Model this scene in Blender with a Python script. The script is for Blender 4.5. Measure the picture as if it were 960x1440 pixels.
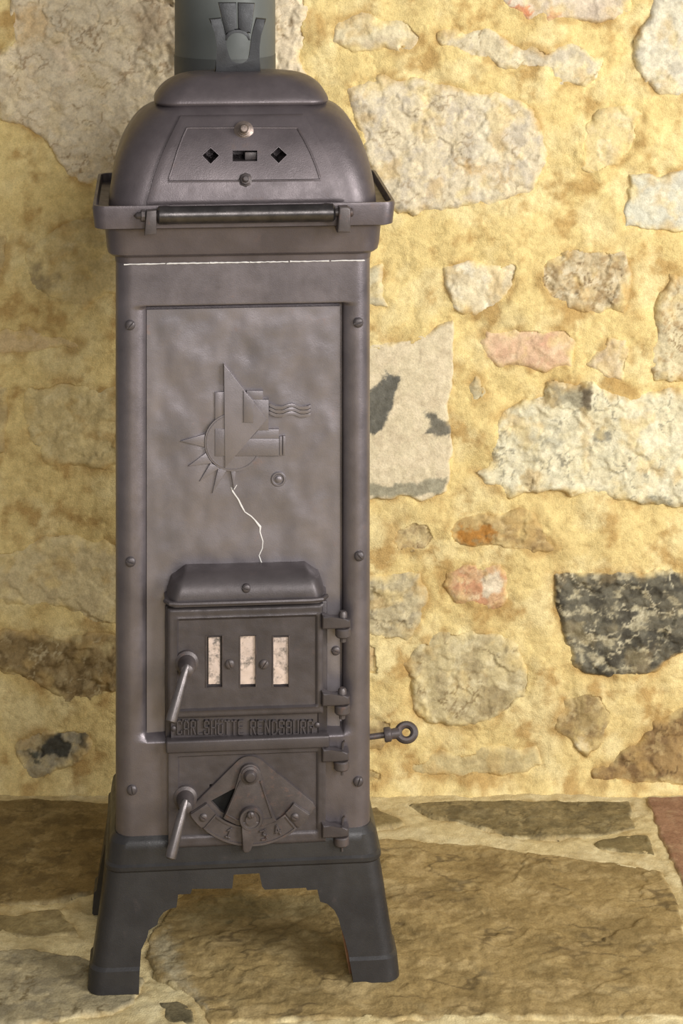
import bpy, bmesh, math, random
import numpy as np
from mathutils import Vector, Matrix

# ------------------------------------------------------------ camera / light / exposure
for o in list(bpy.data.objects):
    bpy.data.objects.remove(o, do_unlink=True)
scene = bpy.context.scene
COL = scene.collection
F = 3000.0            # focal length in pixels of the 960x1440 frame
HZ = -246.0           # picture row of the horizon
H = 1.621             # eye height
D0 = 3.0              # camera distance to the stove front
cam_d = bpy.data.cameras.new('camera')
cam = bpy.data.objects.new('camera', cam_d)
COL.objects.link(cam)
cam_d.sensor_fit = 'VERTICAL'
cam_d.sensor_height = 36.0
cam_d.lens = 36.0 * F / 1440.0
cam_d.shift_y = -(720.0 - HZ) / 1440.0
cam.location = (0, -D0, H)
cam.rotation_euler = (math.pi / 2, 0, 0)
scene.camera = cam

world = bpy.data.worlds.new('world')
scene.world = world
world.use_nodes = True
bg = world.node_tree.nodes['Background']
bg.inputs[0].default_value = (1.0, 0.98, 0.95, 1)
bg.inputs[1].default_value = 0.25

def area_light(name, loc, target, sx, sy, power, col):
    d = bpy.data.lights.new(name, 'AREA')
    d.shape = 'RECTANGLE'; d.size = sx; d.size_y = sy; d.energy = power; d.color = col
    o = bpy.data.objects.new(name, d)
    COL.objects.link(o)
    o.location = loc
    o.rotation_euler = (Vector(target) - Vector(loc)).to_track_quat('-Z', 'Y').to_euler()
    return o
area_light('window_light', (2.5, -1.85, 1.85), (-0.05, 0.3, 1.15), 1.25, 1.9, 128, (1.0, 0.985, 0.96))
area_light('front_fill_light', (0.9, -4.0, 2.3), (-0.4, 0.5, 1.0), 1.4, 1.4, 88, (1.0, 0.985, 0.96))  # added frontal fill to brighten the left wall, no known window there

scene.view_settings.view_transform = 'Standard'
scene.view_settings.look = 'None'
scene.view_settings.exposure = 0.0
scene.view_settings.gamma = 1.0
scene.view_settings.use_curve_mapping = False

# ------------------------------------------------------------ helpers
def srgb(r, g, b):
    f = lambda v: v / 12.92 if v <= 0.04045 else ((v + 0.055) / 1.055) ** 2.4
    return (f(r / 255.), f(g / 255.), f(b / 255.))

def hash2(ix, iy, seed):
    h = (ix.astype(np.int64) * 374761393 + iy.astype(np.int64) * 668265263 + seed * 1442695041) & 0xFFFFFFFF
    h = ((h ^ (h >> 13)) * 1274126177) & 0xFFFFFFFF
    h = ((h ^ (h >> 16)) * 2246822519) & 0xFFFFFFFF
    return ((h ^ (h >> 15)) & 0xFFFFFF) / float(0x1000000)

def gnoise(x, y, seed):
    ix = np.floor(x); iy = np.floor(y); fx = x - ix; fy = y - iy
    u = fx * fx * fx * (fx * (fx * 6 - 15) + 10); v = fy * fy * fy * (fy * (fy * 6 - 15) + 10)
    def g(dx, dy):
        a = hash2(ix + dx, iy + dy, seed) * 2 * np.pi
        return np.cos(a) * (fx - dx) + np.sin(a) * (fy - dy)
    a = g(0, 0); b = g(1, 0); c = g(0, 1); d = g(1, 1)
    return (a + (b - a) * u + (c - a) * v + (a - b - c + d) * u * v) * 1.5

def fbm(x, y, scale, octv=4, seed=0, gain=0.5):
    r = 0; amp = 1.0; s = 1.0 / scale; tot = 0
    for i in range(octv):
        r = r + amp * gnoise(x * s + 17.3 * i, y * s - 9.1 * i, seed + i * 31)
        tot += amp; amp *= gain; s *= 2.03
    return r / tot

def ridge(x, y, scale, octv=3, seed=0):
    return 1 - np.abs(fbm(x, y, scale, octv, seed)) * 2.6

def facets(x, y, scale, seed):
    x = x / scale; y = y / scale
    ix = np.floor(x); iy = np.floor(y)
    best = np.full(x.shape, 9.0); out = np.zeros(x.shape)
    for dx in (-1, 0, 1):
        for dy in (-1, 0, 1):
            cx = ix + dx; cy = iy + dy
            px = cx + hash2(cx, cy, seed); py = cy + hash2(cx, cy, seed + 1)
            d = (x - px) ** 2 + (y - py) ** 2
            val = (hash2(cx, cy, seed + 2) - .5) + (hash2(cx, cy, seed + 3) - .5) * 1.2 * (x - px) + (hash2(cx, cy, seed + 4) - .5) * 1.2 * (y - py)
            m = d < best
            out = np.where(m, val, out); best = np.where(m, d, best)
    return out

def sstep(a, b, v):
    t = np.clip((v - a) / (b - a), 0, 1)
    return t * t * (3 - 2 * t)

def poly_sdf(x, y, poly):          # negative inside
    d = np.full(x.shape, 1e9); ins = np.zeros(x.shape, bool)
    n = len(poly)
    for i in range(n):
        ax, ay = poly[i]; bx, by = poly[(i + 1) % n]
        ex, ey = bx - ax, by - ay
        t = np.clip(((x - ax) * ex + (y - ay) * ey) / (ex * ex + ey * ey + 1e-9), 0, 1)
        d = np.minimum(d, (x - ax - t * ex) ** 2 + (y - ay - t * ey) ** 2)
        cond = ((ay > y) != (by > y))
        xi = ax + (y - ay) * ex / (ey if abs(ey) > 1e-9 else 1e-9)
        ins ^= cond & (x < xi)
    d = np.sqrt(d)
    return np.where(ins, -d, d)

def grid_mesh(name, P, C, keep, mat, parent=None):
    """P (ny,nx,3) positions, C (ny,nx,3) linear colour, keep (ny-1,nx-1) faces"""
    ny, nx = P.shape[:2]
    idx = np.arange(ny * nx).reshape(ny, nx)
    q = np.stack([idx[:-1, :-1], idx[:-1, 1:], idx[1:, 1:], idx[1:, :-1]], -1)[keep]
    used = np.unique(q)
    remap = np.full(ny * nx, -1, np.int64); remap[used] = np.arange(len(used))
    q = remap[q]
    me = bpy.data.meshes.new(name)
    me.vertices.add(len(used)); me.vertices.foreach_set('co', P.reshape(-1, 3)[used].astype(np.float32).ravel())
    nf = len(q)
    me.loops.add(nf * 4); me.loops.foreach_set('vertex_index', q.astype(np.int32).ravel())
    me.polygons.add(nf); me.polygons.foreach_set('loop_start', np.arange(0, nf * 4, 4, dtype=np.int32))
    me.polygons.foreach_set('use_smooth', np.ones(nf, bool))
    me.update(calc_edges=True)
    if C is not None:
        at = me.color_attributes.new('Col', 'FLOAT_COLOR', 'POINT')
        c4 = np.ones((len(used), 4), np.float32); c4[:, :3] = C.reshape(-1, 3)[used]
        at.data.foreach_set('color', c4.ravel())
    me.validate()
    me.materials.append(mat)
    o = bpy.data.objects.new(name, me)
    COL.objects.link(o)
    if parent: o.parent = parent
    return o

# ------------------------------------------------------------ materials
def new_mat(name):
    m = bpy.data.materials.new(name); m.use_nodes = True
    nt = m.node_tree
    return m, nt, nt.nodes['Principled BSDF']

def node(nt, typ, **kw):
    n = nt.nodes.new(typ)
    for k, v in kw.items(): setattr(n, k, v)
    return n

def noise_node(nt, vec, scale, detail=4, rough=.55):
    n = node(nt, 'ShaderNodeTexNoise')
    n.inputs['Scale'].default_value = scale; n.inputs['Detail'].default_value = detail
    n.inputs['Roughness'].default_value = rough
    nt.links.new(vec, n.inputs['Vector'])
    return n.outputs[0]

def ramp(nt, src, stops):
    r = node(nt, 'ShaderNodeValToRGB')
    el = r.color_ramp.elements
    while len(el) < len(stops): el.new(0.5)
    for e, (p, c) in zip(el, stops):
        e.position = p; e.color = (*c, 1) if len(c) == 3 else c
    nt.links.new(src, r.inputs[0])
    return r.outputs[0]

def mineral_mat(name, grain=420, bump=.35, grain_amt=(.72, 1.12), rough=.9, lump=1.0):
    m, nt, b = new_mat(name)
    at = node(nt, 'ShaderNodeAttribute', attribute_name='Col')
    tc = node(nt, 'ShaderNodeTexCoord').outputs['Object']
    n1 = noise_node(nt, tc, grain, 3, .7)
    n2 = noise_node(nt, tc, 75, 6, .65)
    lo, hi = grain_amt
    r1 = ramp(nt, n1, [(.3, (lo,) * 3), (.62, (hi,) * 3)])
    r2 = ramp(nt, n2, [(.32, (.84, .82, .79)), (.62, (1.06, 1.06, 1.06))])
    mx = node(nt, 'ShaderNodeMix', data_type='RGBA', blend_type='MULTIPLY'); mx.inputs[0].default_value = 1
    nt.links.new(at.outputs['Color'], mx.inputs[6]); nt.links.new(r1, mx.inputs[7])
    mx2 = node(nt, 'ShaderNodeMix', data_type='RGBA', blend_type='MULTIPLY'); mx2.inputs[0].default_value = 1
    nt.links.new(mx.outputs[2], mx2.inputs[6]); nt.links.new(r2, mx2.inputs[7])
    nt.links.new(mx2.outputs[2], b.inputs['Base Color'])
    add = node(nt, 'ShaderNodeMath', operation='MULTIPLY_ADD'); add.inputs[1].default_value = lump
    nt.links.new(n2, add.inputs[0]); nt.links.new(n1, add.inputs[2])
    bp = node(nt, 'ShaderNodeBump'); bp.inputs['Strength'].default_value = bump; bp.inputs['Distance'].default_value = .003
    nt.links.new(add.outputs[0], bp.inputs['Height']); nt.links.new(bp.outputs[0], b.inputs['Normal'])
    b.inputs['Roughness'].default_value = rough
    b.inputs['Specular IOR Level'].default_value = .25
    return m

def iron_mat(name, c1, c2, c3, rough=.42, metallic=.35, bump=.25, scale=14, rust=.62, grain=600):
    m, nt, b = new_mat(name)
    tc = node(nt, 'ShaderNodeTexCoord').outputs['Object']
    n1 = noise_node(nt, tc, scale, 5, .6)
    n2 = noise_node(nt, tc, grain, 2, .6)
    n3 = noise_node(nt, tc, scale * 3.1, 6, .7)
    base = ramp(nt, n1, [(.35, c1), (.68, c2)])
    mask = ramp(nt, n3, [(rust, (0, 0, 0)), (rust + .16, (1, 1, 1))])
    mx = node(nt, 'ShaderNodeMix', data_type='RGBA'); nt.links.new(mask, mx.inputs[0])
    nt.links.new(base, mx.inputs[6]); mx.inputs[7].default_value = (*c3, 1)
    nt.links.new(mx.outputs[2], b.inputs['Base Color'])
    rr = ramp(nt, n3, [(.3, (rough - .06,) * 3), (.7, (rough + .12,) * 3)])
    nt.links.new(rr, b.inputs['Roughness'])
    b.inputs['Metallic'].default_value = metallic
    bp = node(nt, 'ShaderNodeBump'); bp.inputs['Strength'].default_value = bump; bp.inputs['Distance'].default_value = .0008
    ad = node(nt, 'ShaderNodeMath', operation='MULTIPLY_ADD'); ad.inputs[1].default_value = 1.2
    nt.links.new(n3, ad.inputs[0]); nt.links.new(n2, ad.inputs[2])
    nt.links.new(ad.outputs[0], bp.inputs['Height']); nt.links.new(bp.outputs[0], b.inputs['Normal'])
    return m

M_MORTAR = mineral_mat('lime_mortar', 420, .55, (.84, 1.06), .95, .7)
M_STONE = mineral_mat('wall_stone', 330, .34, (.86, 1.06), .85, 1.6)
M_FLAG = mineral_mat('flagstone', 300, .3, (.84, 1.07), .6, 1.4)
M_IRON = iron_mat('cast_iron', srgb(106, 99, 102), srgb(126, 118, 121), srgb(124, 107, 104), rough=.36, metallic=.65)
M_PANEL = iron_mat('panel_iron', srgb(120, 114, 117), srgb(140, 132, 135), srgb(138, 118, 112), rough=.36, scale=9, metallic=.55)
M_HOOD = iron_mat('hood_iron', srgb(87, 79, 81), srgb(105, 96, 98), srgb(104, 90, 87), rough=.38, metallic=.5)
M_BASE = iron_mat('blackened_iron', srgb(50, 48, 49), srgb(63, 61, 61), srgb(72, 64, 62), rough=.36, metallic=.4)
M_DOOR = iron_mat('door_iron', srgb(76, 70, 71), srgb(92, 85, 86), srgb(95, 82, 79), rough=.42, metallic=.45)
M_RUST = iron_mat('rusty_iron', srgb(76, 69, 69), srgb(96, 88, 87), srgb(104, 84, 77), rough=.42, rust=.55, scale=30)
M_STEEL = iron_mat('worn_steel', srgb(108, 102, 102), srgb(128, 120, 119), srgb(104, 88, 84), rough=.34, metallic=.75, scale=40, bump=.04)
M_BAR = iron_mat('dark_bar_iron', srgb(70, 66, 66), srgb(94, 89, 88), srgb(76, 67, 64), rough=.3, metallic=.85, scale=40, bump=.1)
M_HANDLE = iron_mat('grey_handle_iron', srgb(48, 48, 50), srgb(60, 60, 62), srgb(52, 50, 49), rough=.4, metallic=.3, scale=30)
M_PIPE = iron_mat('pipe_enamel', srgb(84, 86, 83), srgb(94, 97, 94), srgb(80, 81, 79), rough=.5, metallic=.1, bump=.08, scale=6)
M_SLEEVE = iron_mat('pipe_sleeve', srgb(66, 67, 65), srgb(74, 75, 73), srgb(62, 62, 60), rough=.5, metallic=.1, bump=.08, scale=6)
M_OPENING_DARK = iron_mat('sooty_depth_dark', srgb(20, 18, 17), srgb(26, 24, 22), srgb(30, 26, 24), rough=.9, metallic=0)  # near-black, painted for the shaded sooty depth of the air opening
M_WHITE = iron_mat('white_filler', srgb(205, 200, 196), srgb(225, 220, 216), srgb(180, 172, 168), rough=.8, metallic=0, scale=60)
M_MICA = iron_mat('mica', srgb(222, 200, 186), srgb(196, 178, 168), srgb(112, 104, 98), rough=.35, metallic=.1, scale=26, rust=.50)
M_BRASS = iron_mat('brown_bolt', srgb(116, 103, 97), srgb(132, 118, 110), srgb(98, 84, 78), rough=.38, metallic=.7, scale=60)

# ------------------------------------------------------------ wall and floor
YW = F * H / (1112.0 - HZ) - D0          # wall plane
def wall_mm(px, py):
    d = D0 + YW
    return ((px - 480.0) * d / F * 1000, (H - (py - HZ) * d / F) * 1000)
def floor_mm(px, py):
    d = F * H / (py - HZ)
    return ((px - 480.0) * d / F * 1000, (d - D0) * 1000)

C = srgb
def axis(lo, hi, flo, fhi, fine, coarse):
    a = np.arange(flo, fhi + fine, fine)
    l = np.arange(flo - coarse, lo - coarse, -coarse)[::-1]; r = np.arange(a[-1] + coarse, hi + coarse, coarse)
    return np.concatenate([l, a, r])

def stone_colour(x, y, s, seed):
    c = np.empty(x.shape + (3,)); c[:] = s['c'][0]
    def mix(col, m):
        nonlocal c
        c = c * (1 - m[..., None]) + np.array(col) * m[..., None]
    sc = s.get('cs', 45)
    st = s.get('stretch', 1.0)
    xs = x / st
    if len(s['c']) > 1: mix(s['c'][1], sstep(-.08, .22, fbm(xs, y, sc, 5, seed + 5, .6)))
    if len(s['c']) > 2: mix(s['c'][2], sstep(.05, .3, fbm(xs + 300, y, sc * .8, 5, seed + 9, .65)) * .9)
    if len(s['c']) > 3: mix(s['c'][3], sstep(.86, .97, ridge(xs, y + 90, sc * 1.1, 4, seed + 13)) * sstep(-.1, .2, fbm(x, y, sc * 1.5, 2, seed + 14)) * .85)
    mix(tuple(v * .45 for v in s['c'][0]), sstep(.30, .5, fbm(x, y, 9, 3, seed + 21)) * s.get('spots', .35) * .6)
    for poly, col, amt in s.get('patch', []):
        so = 2.5 + max(0, .9 - amt) * 45; wa = 14 if amt > .88 else 34
        wx = x + fbm(x, y, 26, 5, seed + 40, .62) * wa; wy = y + fbm(x, y, 26, 5, seed + 47, .62) * wa
        m = sstep(so, -so, poly_sdf(wx, wy, poly)) * amt
        pc = np.array(col) * (1 + .5 * fbm(x, y, 12, 4, seed + 51, .6))[..., None]
        c = c * (1 - m[..., None]) + pc * m[..., None]
    return np.clip(c, 0.01, .95)

def build_surface(name, piece, xs, ys, stones, mcol, to_world, mats, hmort, warp=13.0):
    X, Y = np.meshgrid(xs, ys)
    wx = X + fbm(X, Y, 46, 3, 3, .42) * warp; wy = Y + fbm(X, Y, 46, 3, 7, .42) * warp
    sd = np.full(X.shape, 1e3)
    boxes = []
    for s in stones:
        p = np.array(s['p'])
        i0, i1 = np.searchsorted(xs, [p[:, 0].min() - 45, p[:, 0].max() + 45])
        j0, j1 = np.searchsorted(ys, [p[:, 1].min() - 45, p[:, 1].max() + 45])
        i0 = max(i0, 0); j0 = max(j0, 0)
        sl = (slice(j0, j1), slice(i0, i1)); boxes.append(sl)
        s['sd'] = poly_sdf(wx[sl], wy[sl], s['p'])
        sd[sl] = np.minimum(sd[sl], s['sd'])
    hm = hmort(X, Y)
    near = np.exp(-np.clip(sd, 0, 200) / 11.0)
    hm = hm - 3.2 * near * sstep(-.25, .3, fbm(X, Y, 60, 3, 77)) + 2.2 * near * sstep(0, .4, fbm(X, Y, 80, 2, 79))
    hmort_full = hm.copy()
    hm = np.where(sd < -11, hm - 22, hm)
    col = mcol(X, Y, sd)
    f = sd < -14
    keep = ~(f[:-1, :-1] & f[1:, :-1] & f[:-1, 1:] & f[1:, 1:])
    par = grid_mesh(name, to_world(X, Y, hm), col, keep, mats[0])
    par['kind'] = 'structure'
    for k, (s, sl) in enumerate(zip(stones, boxes)):
        if s['sd'].size == 0: continue
        x = X[sl]; y = Y[sl]; d = -s['sd']; seed = 100 + 57 * k
        ew = s.get('edge', 13.0)
        e = np.clip(1 - d / ew, 0, 1.5)
        rg = s.get('rough', 1.0)
        tx = x + fbm(x, y, 25, 3, seed) * 14; ty = y + fbm(x, y, 25, 3, seed + 2) * 14
        h = s.get('prot', 3.5) * .8 + rg * (facets(tx, ty, s.get('fs', 38) * 1.25, seed) * 3.4 + np.abs(fbm(tx, ty, 48, 3, seed + 8)) * 7 - 1.5 + fbm(x, y, 75, 3, seed + 3) * 5 + fbm(x, y, 12, 3, seed + 4, .5) * .8)
        h = h - e * e * s.get('drop', 9.0)
        cc = stone_colour(x, y, s, seed)
        g = d > -2.5
        keep = g[:-1, :-1] & g[1:, :-1] & g[:-1, 1:] & g[1:, 1:]
        h = np.where(d < -.5, h - 14, h)
        # thin lime film over the stone's rim
        fm = s.get('film', 12)
        film = sstep(fm * 1.5, -fm * .6, d + fbm(x, y, 38, 4, seed + 60) * (fm * 2.2))[..., None] * .9
        film = np.maximum(film, (sstep(.06, .34, fbm(x, y, 58, 4, seed + 71, .55)) * s.get('smear', .5))[..., None])
        cc = cc * (1 - film) + col[sl] * film
        if keep.any():
            grid_mesh(piece, to_world(x, y, h), cc, keep, mats[1], par)
    return par

def S(kind, pts, *cols, **kw):
    conv = wall_mm if kind == 'w' else floor_mm
    d = dict(p=[conv(*q) for q in pts], c=[C(*c) for c in cols])
    if 'patch' in kw:
        kw['patch'] = [([conv(*q) for q in pp], C(*cc), am) for pp, cc, am in kw['patch']]
    d.update(kw)
    return d

CREAM = (226, 213, 182); GREY = (190, 182, 168); DIRT = (150, 128, 92)
W = []
def w(pts, *cols, **kw): W.append(S('w', pts, *cols, **kw))
# upper right
w([(690,-60),(900,-60),(888,12),(864,32),(800,34),(765,29),(742,31),(718,20),(700,8)], (212,196,172),(196,180,160),(222,208,186), prot=4, rough=.7,
  patch=[([(718,6),(738,4),(748,14),(744,28),(724,22)],(206,120,82),.85),([(768,16),(786,16),(790,32),(768,30)],(196,118,84),.8)])
w([(908,-60),(1030,-60),(1030,138),(930,132),(905,118),(887,85),(893,50),(915,20)], (214,206,182),(198,190,170),(226,216,190), prot=6)
w([(462,30),(520,20),(575,28),(592,55),(582,76),(500,74),(468,62)], (220,206,170),(206,190,158), prot=1, rough=.8, film=16)
w([(612,50),(640,36),(690,42),(722,62),(800,62),(852,75),(842,110),(825,128),(788,122),(770,100),(700,96),(650,78),(615,62)], (216,202,168),(200,188,164),(226,214,182),DIRT, prot=3.5, film=12)
w([(484,120),(530,108),(560,104),(640,118),(700,130),(747,150),(772,190),(766,240),(742,275),(700,290),(640,298),(560,302),(532,290),(518,240),(492,165)], (216,202,172),(200,188,166),(226,210,174),(170,152,124), prot=6, rough=1.15, fs=30, cs=40, spots=.5,
  patch=[([(648,228),(700,232),(715,244),(690,250),(650,238)],(206,164,96),.7),([(672,130),(700,135),(703,285),(676,288)],(226,216,188),.6)])
w([(848,150),(880,142),(907,160),(896,200),(870,235),(845,252),(815,236),(806,205),(825,175)], (220,200,148),(206,186,142),(226,210,168), prot=3, rough=.8, film=16)
w([(885,247),(1030,230),(1030,326),(880,324),(876,290)], (208,204,184),(218,212,188),(196,192,174), prot=7, rough=.4, edge=6)
w([(622,372),(660,364),(735,367),(729,400),(706,430),(670,444),(635,438),(624,410)], (226,212,178),(212,196,162),(234,224,198), prot=3, edge=12)
w([(764,360),(800,347),(880,350),(890,400),(880,442),(835,447),(790,431),(764,420),(756,390)], (196,178,142),(170,146,108),(212,198,166),(116,94,66), prot=2.5, rough=1.5, cs=24, spots=.8, fs=20)
w([(940,385),(1030,368),(1030,542),(940,540),(912,526),(914,480),(920,430)], (216,202,164),(200,186,152),(182,156,116),(140,118,84), prot=4, cs=26)
w([(676,468),(720,459),(800,462),(817,480),(806,512),(760,523),(700,517),(680,506),(671,486)], (220,190,154),(212,178,146),(226,204,168), prot=3, rough=.6, film=12,
  patch=[([(762,468),(772,466),(776,512),(764,514)],(206,138,112),.5),([(690,480),(730,474),(740,500),(700,505)],(214,164,138),.4)])
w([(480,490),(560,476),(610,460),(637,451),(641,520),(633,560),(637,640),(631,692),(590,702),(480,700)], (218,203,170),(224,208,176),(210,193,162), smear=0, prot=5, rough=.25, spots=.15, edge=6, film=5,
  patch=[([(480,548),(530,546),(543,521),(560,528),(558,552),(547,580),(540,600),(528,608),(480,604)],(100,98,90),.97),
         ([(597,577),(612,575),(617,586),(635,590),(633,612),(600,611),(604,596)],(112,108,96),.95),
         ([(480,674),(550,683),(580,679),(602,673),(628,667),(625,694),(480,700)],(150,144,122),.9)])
w([(656,540),(668,525),(680,528),(684,550),(676,572),(660,572),(654,556)], (190,178,144),(206,194,158), prot=2, rough=.6)
w([(692,592),(720,572),(764,556),(768,538),(830,536),(862,552),(960,546),(1030,546),(1030,716),(900,710),(830,702),(770,690),(720,702),(680,682),(667,665),(690,640)], (222,212,178),(228,220,190),(204,196,166),(150,144,124), prot=6, rough=1.25, fs=46, cs=38, spots=.4,
  patch=[([(766,540),(830,538),(828,574),(768,570)],(150,142,118),.85),([(812,538),(832,536),(830,574),(816,566)],(96,84,66),.9),
         ([(845,600),(864,605),(860,626),(832,630),(838,618)],(130,126,112),.85),([(740,612),(800,606),(790,628),(755,628)],(164,158,136),.7),
         ([(905,700),(930,696),(940,712),(910,712)],(120,118,104),.8)])
w([(833,492),(856,470),(884,474),(886,546),(842,536),(828,515)], (212,192,156),(196,176,144),(222,206,170), prot=2, rough=.8, film=13)
# middle right
w([(624,736),(650,722),(750,719),(767,736),(792,781),(740,780),(700,771),(640,771),(627,756)], (182,154,102),(164,138,94),(200,176,128),(118,94,62), prot=4, rough=1.1, stretch=2,
  patch=[([(632,744),(690,738),(700,756),(650,768),(634,760)],(178,122,52),.85)])
w([(548,735),(602,731),(614,760),(606,776),(560,782),(543,762)], (200,180,134),(176,154,114),(212,194,150),(128,104,70), prot=2.5, rough=1.2, cs=22)
w([(480,804),(592,804),(602,840),(590,882),(570,902),(480,902)], (194,180,144),(170,158,130),(208,194,156),(140,124,96), prot=5, rough=1.2, cs=26)
w([(630,800),(660,795),(705,791),(720,815),(716,850),(690,860),(640,851),(625,830)], (206,168,128),(198,148,112),(216,190,152),(160,120,90), prot=3, rough=.9, cs=22,
  patch=[([(672,812),(700,802),(704,832),(682,838)],(226,212,186),.9)])
w([(563,930),(590,904),(640,882),(705,887),(727,915),(747,950),(742,986),(700,1011),(660,1023),(608,1024),(588,1000),(573,970)], (204,188,144),(182,166,128),(214,200,160),(140,120,84), prot=5, rough=1.2, fs=50, cs=40,
  patch=[([(670,960),(735,985),(700,1008),(668,1012)],(160,142,104),.7)])
w([(780,810),(800,801),(870,806),(960,802),(1030,802),(1030,880),(946,926),(920,946),(890,958),(838,951),(800,930),(789,880),(776,845)], (108,103,88),(76,72,62),(182,172,142),(204,194,164), prot=8, rough=1.4, fs=30, cs=30, stretch=1.4, spots=.6, film=5, smear=.15)
w([(788,985),(825,969),(850,980),(862,1005),(846,1045),(826,1067),(800,1051),(779,1025)], (172,150,104),(146,124,86),(190,170,126), prot=4, rough=.9, cs=28,
  patch=[([(808,1045),(822,1042),(828,1064),(814,1064)],(224,212,180),.8)])
w([(828,1086),(870,1060),(910,1030),(960,985),(1030,945),(1030,1107),(900,1104),(850,1105),(826,1101)], (158,130,86),(130,104,70),(172,148,104),(104,82,54), prot=6, rough=1.1, cs=34)
w([(568,1072),(620,1056),(700,1045),(757,1050),(767,1080),(700,1096),(600,1100),(570,1092)], (206,188,140),(186,168,124),(196,180,134), prot=2, rough=.7, stretch=2.4, film=14)
w([(480,900),(538,905),(536,950),(480,955)], (198,168,122),(184,154,112),(206,182,138), prot=2, rough=.4, film=16, edge=22)
w([(480,1010),(548,1012),(552,1040),(535,1056),(480,1056)], (164,142,102),(140,118,82),(180,160,118), prot=3, rough=.9)
w([(480,1070),(540,1072),(545,1098),(480,1100)], (196,176,128),(170,150,108), prot=2)
w([(505,375),(540,372),(545,430),(505,434)], (214,204,170),(200,188,156), prot=3, rough=.6)
# left
w([(14,-60),(432,-60),(437,30),(428,80),(440,120),(360,180),(262,200),(170,262),(112,260),(80,232),(50,192),(0,162),(-14,100),(10,60)], (224,208,178),(212,196,168),(230,212,178),(166,142,110), smear=.2, prot=7, rough=2.0, fs=44, cs=38, spots=.8, film=7,
  patch=[([(72,60),(105,62),(112,100),(84,105)],(228,208,178),.85),([(180,10),(240,6),(240,66),(190,60)],(158,134,104),.55),([(20,20),(60,10),(65,60),(30,60)],(206,172,118),.6)])
w([(58,330),(100,310),(165,300),(250,300),(250,410),(150,415),(120,441),(70,426),(40,400),(34,360)], (216,194,140),(206,184,132),(222,204,156), prot=3, rough=.6, film=18, smear=.8,
  patch=[([(38,372),(72,374),(84,400),(60,418),(34,402)],(146,128,98),.7)])
w([(-60,464),(40,455),(110,475),(122,490),(60,501),(-60,502)], (212,186,140),(204,178,134), prot=2, rough=.6, film=16, smear=.7)
w([(30,546),(80,530),(160,540),(240,548),(240,655),(120,662),(60,651),(34,610)], (214,194,142),(204,184,134),(220,202,154), prot=3, rough=.8, film=20, smear=.85)
w([(18,770),(60,755),(140,760),(240,770),(240,892),(140,886),(90,861),(30,851),(-60,851),(-60,780)], (218,200,154),(204,186,144),(212,194,150), prot=3.5, rough=.8, film=15, smear=.6)
w([(-60,888),(60,885),(240,894),(240,960),(146,986),(96,996),(60,971),(0,946),(-60,942)], (154,132,92),(124,104,70),(172,152,112),(200,184,146), prot=5, rough=1.3, cs=28, spots=.6)
w([(22,1052),(50,1022),(110,1017),(130,1024),(126,1052),(110,1076),(60,1102),(34,1096)], (176,162,130),(160,150,126),(190,174,136), prot=5, rough=1.3, fs=24, cs=24,
  patch=[([(60,1030),(82,1028),(100,1050),(96,1066),(72,1062),(58,1064)],(58,58,54),.92),([(108,1022),(126,1022),(124,1046),(112,1048)],(66,66,60),.9),([(44,1050),(58,1044),(56,1066),(44,1068)],(66,68,60),.85)])
w([(-60,300),(0,292),(14,340),(8,400),(-60,430)], (206,184,134),(190,168,122), prot=3, rough=.8, film=14)
w([(-60,540),(8,545),(12,640),(-60,650)], (200,178,130),(188,166,120), prot=3, film=14)
# behind the stove
w([(280,330),(380,310),(480,330),(490,440),(380,460),(290,440)], CREAM, GREY, prot=4)
w([(270,500),(380,490),(460,510),(455,690),(350,720),(265,690)], (208,192,156), GREY, prot=5)
w([(260,760),(400,745),(455,770),(455,880),(300,900),(265,860)], (200,180,136), DIRT, prot=4)
w([(270,935),(400,925),(450,940),(450,1070),(300,1085),(265,1050)], (190,170,130), GREY, prot=4)
# the wall beyond the frame
rnd = random.Random(4)
PAL = [((212,198,166),(192,180,156),(222,208,174)), ((200,180,134),(176,154,114),(212,194,150)), ((196,182,146),(170,158,130),(208,194,156)), ((158,134,92),(132,108,74),(172,148,104))]
def rand_stone(cx, cy, a, b):
    n = 9; pts = []
    for i in range(n):
        t = 2 * math.pi * i / n + rnd.uniform(-.2, .2); r = rnd.uniform(.8, 1.05)
        ca, sa = math.cos(t), math.sin(t)
        pts.append((cx + a * r * math.copysign(abs(ca) ** .6, ca), cy - b * r * math.copysign(abs(sa) ** .6, sa)))
    w(pts, *rnd.choice(PAL), prot=rnd.uniform(2, 6), rough=rnd.uniform(.6, 1.2))
for row, yy in enumerate(range(-420, 1060, 165)):
    for xx in range(-560, 1600, 215):
        cx = xx + (row % 2) * 95
        inx = -175 < cx < 1145
        if inx and yy > -150: continue
        rand_stone(cx, yy + rnd.uniform(-10, 10), rnd.uniform(70, 92), rnd.uniform(50, 66))

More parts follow.
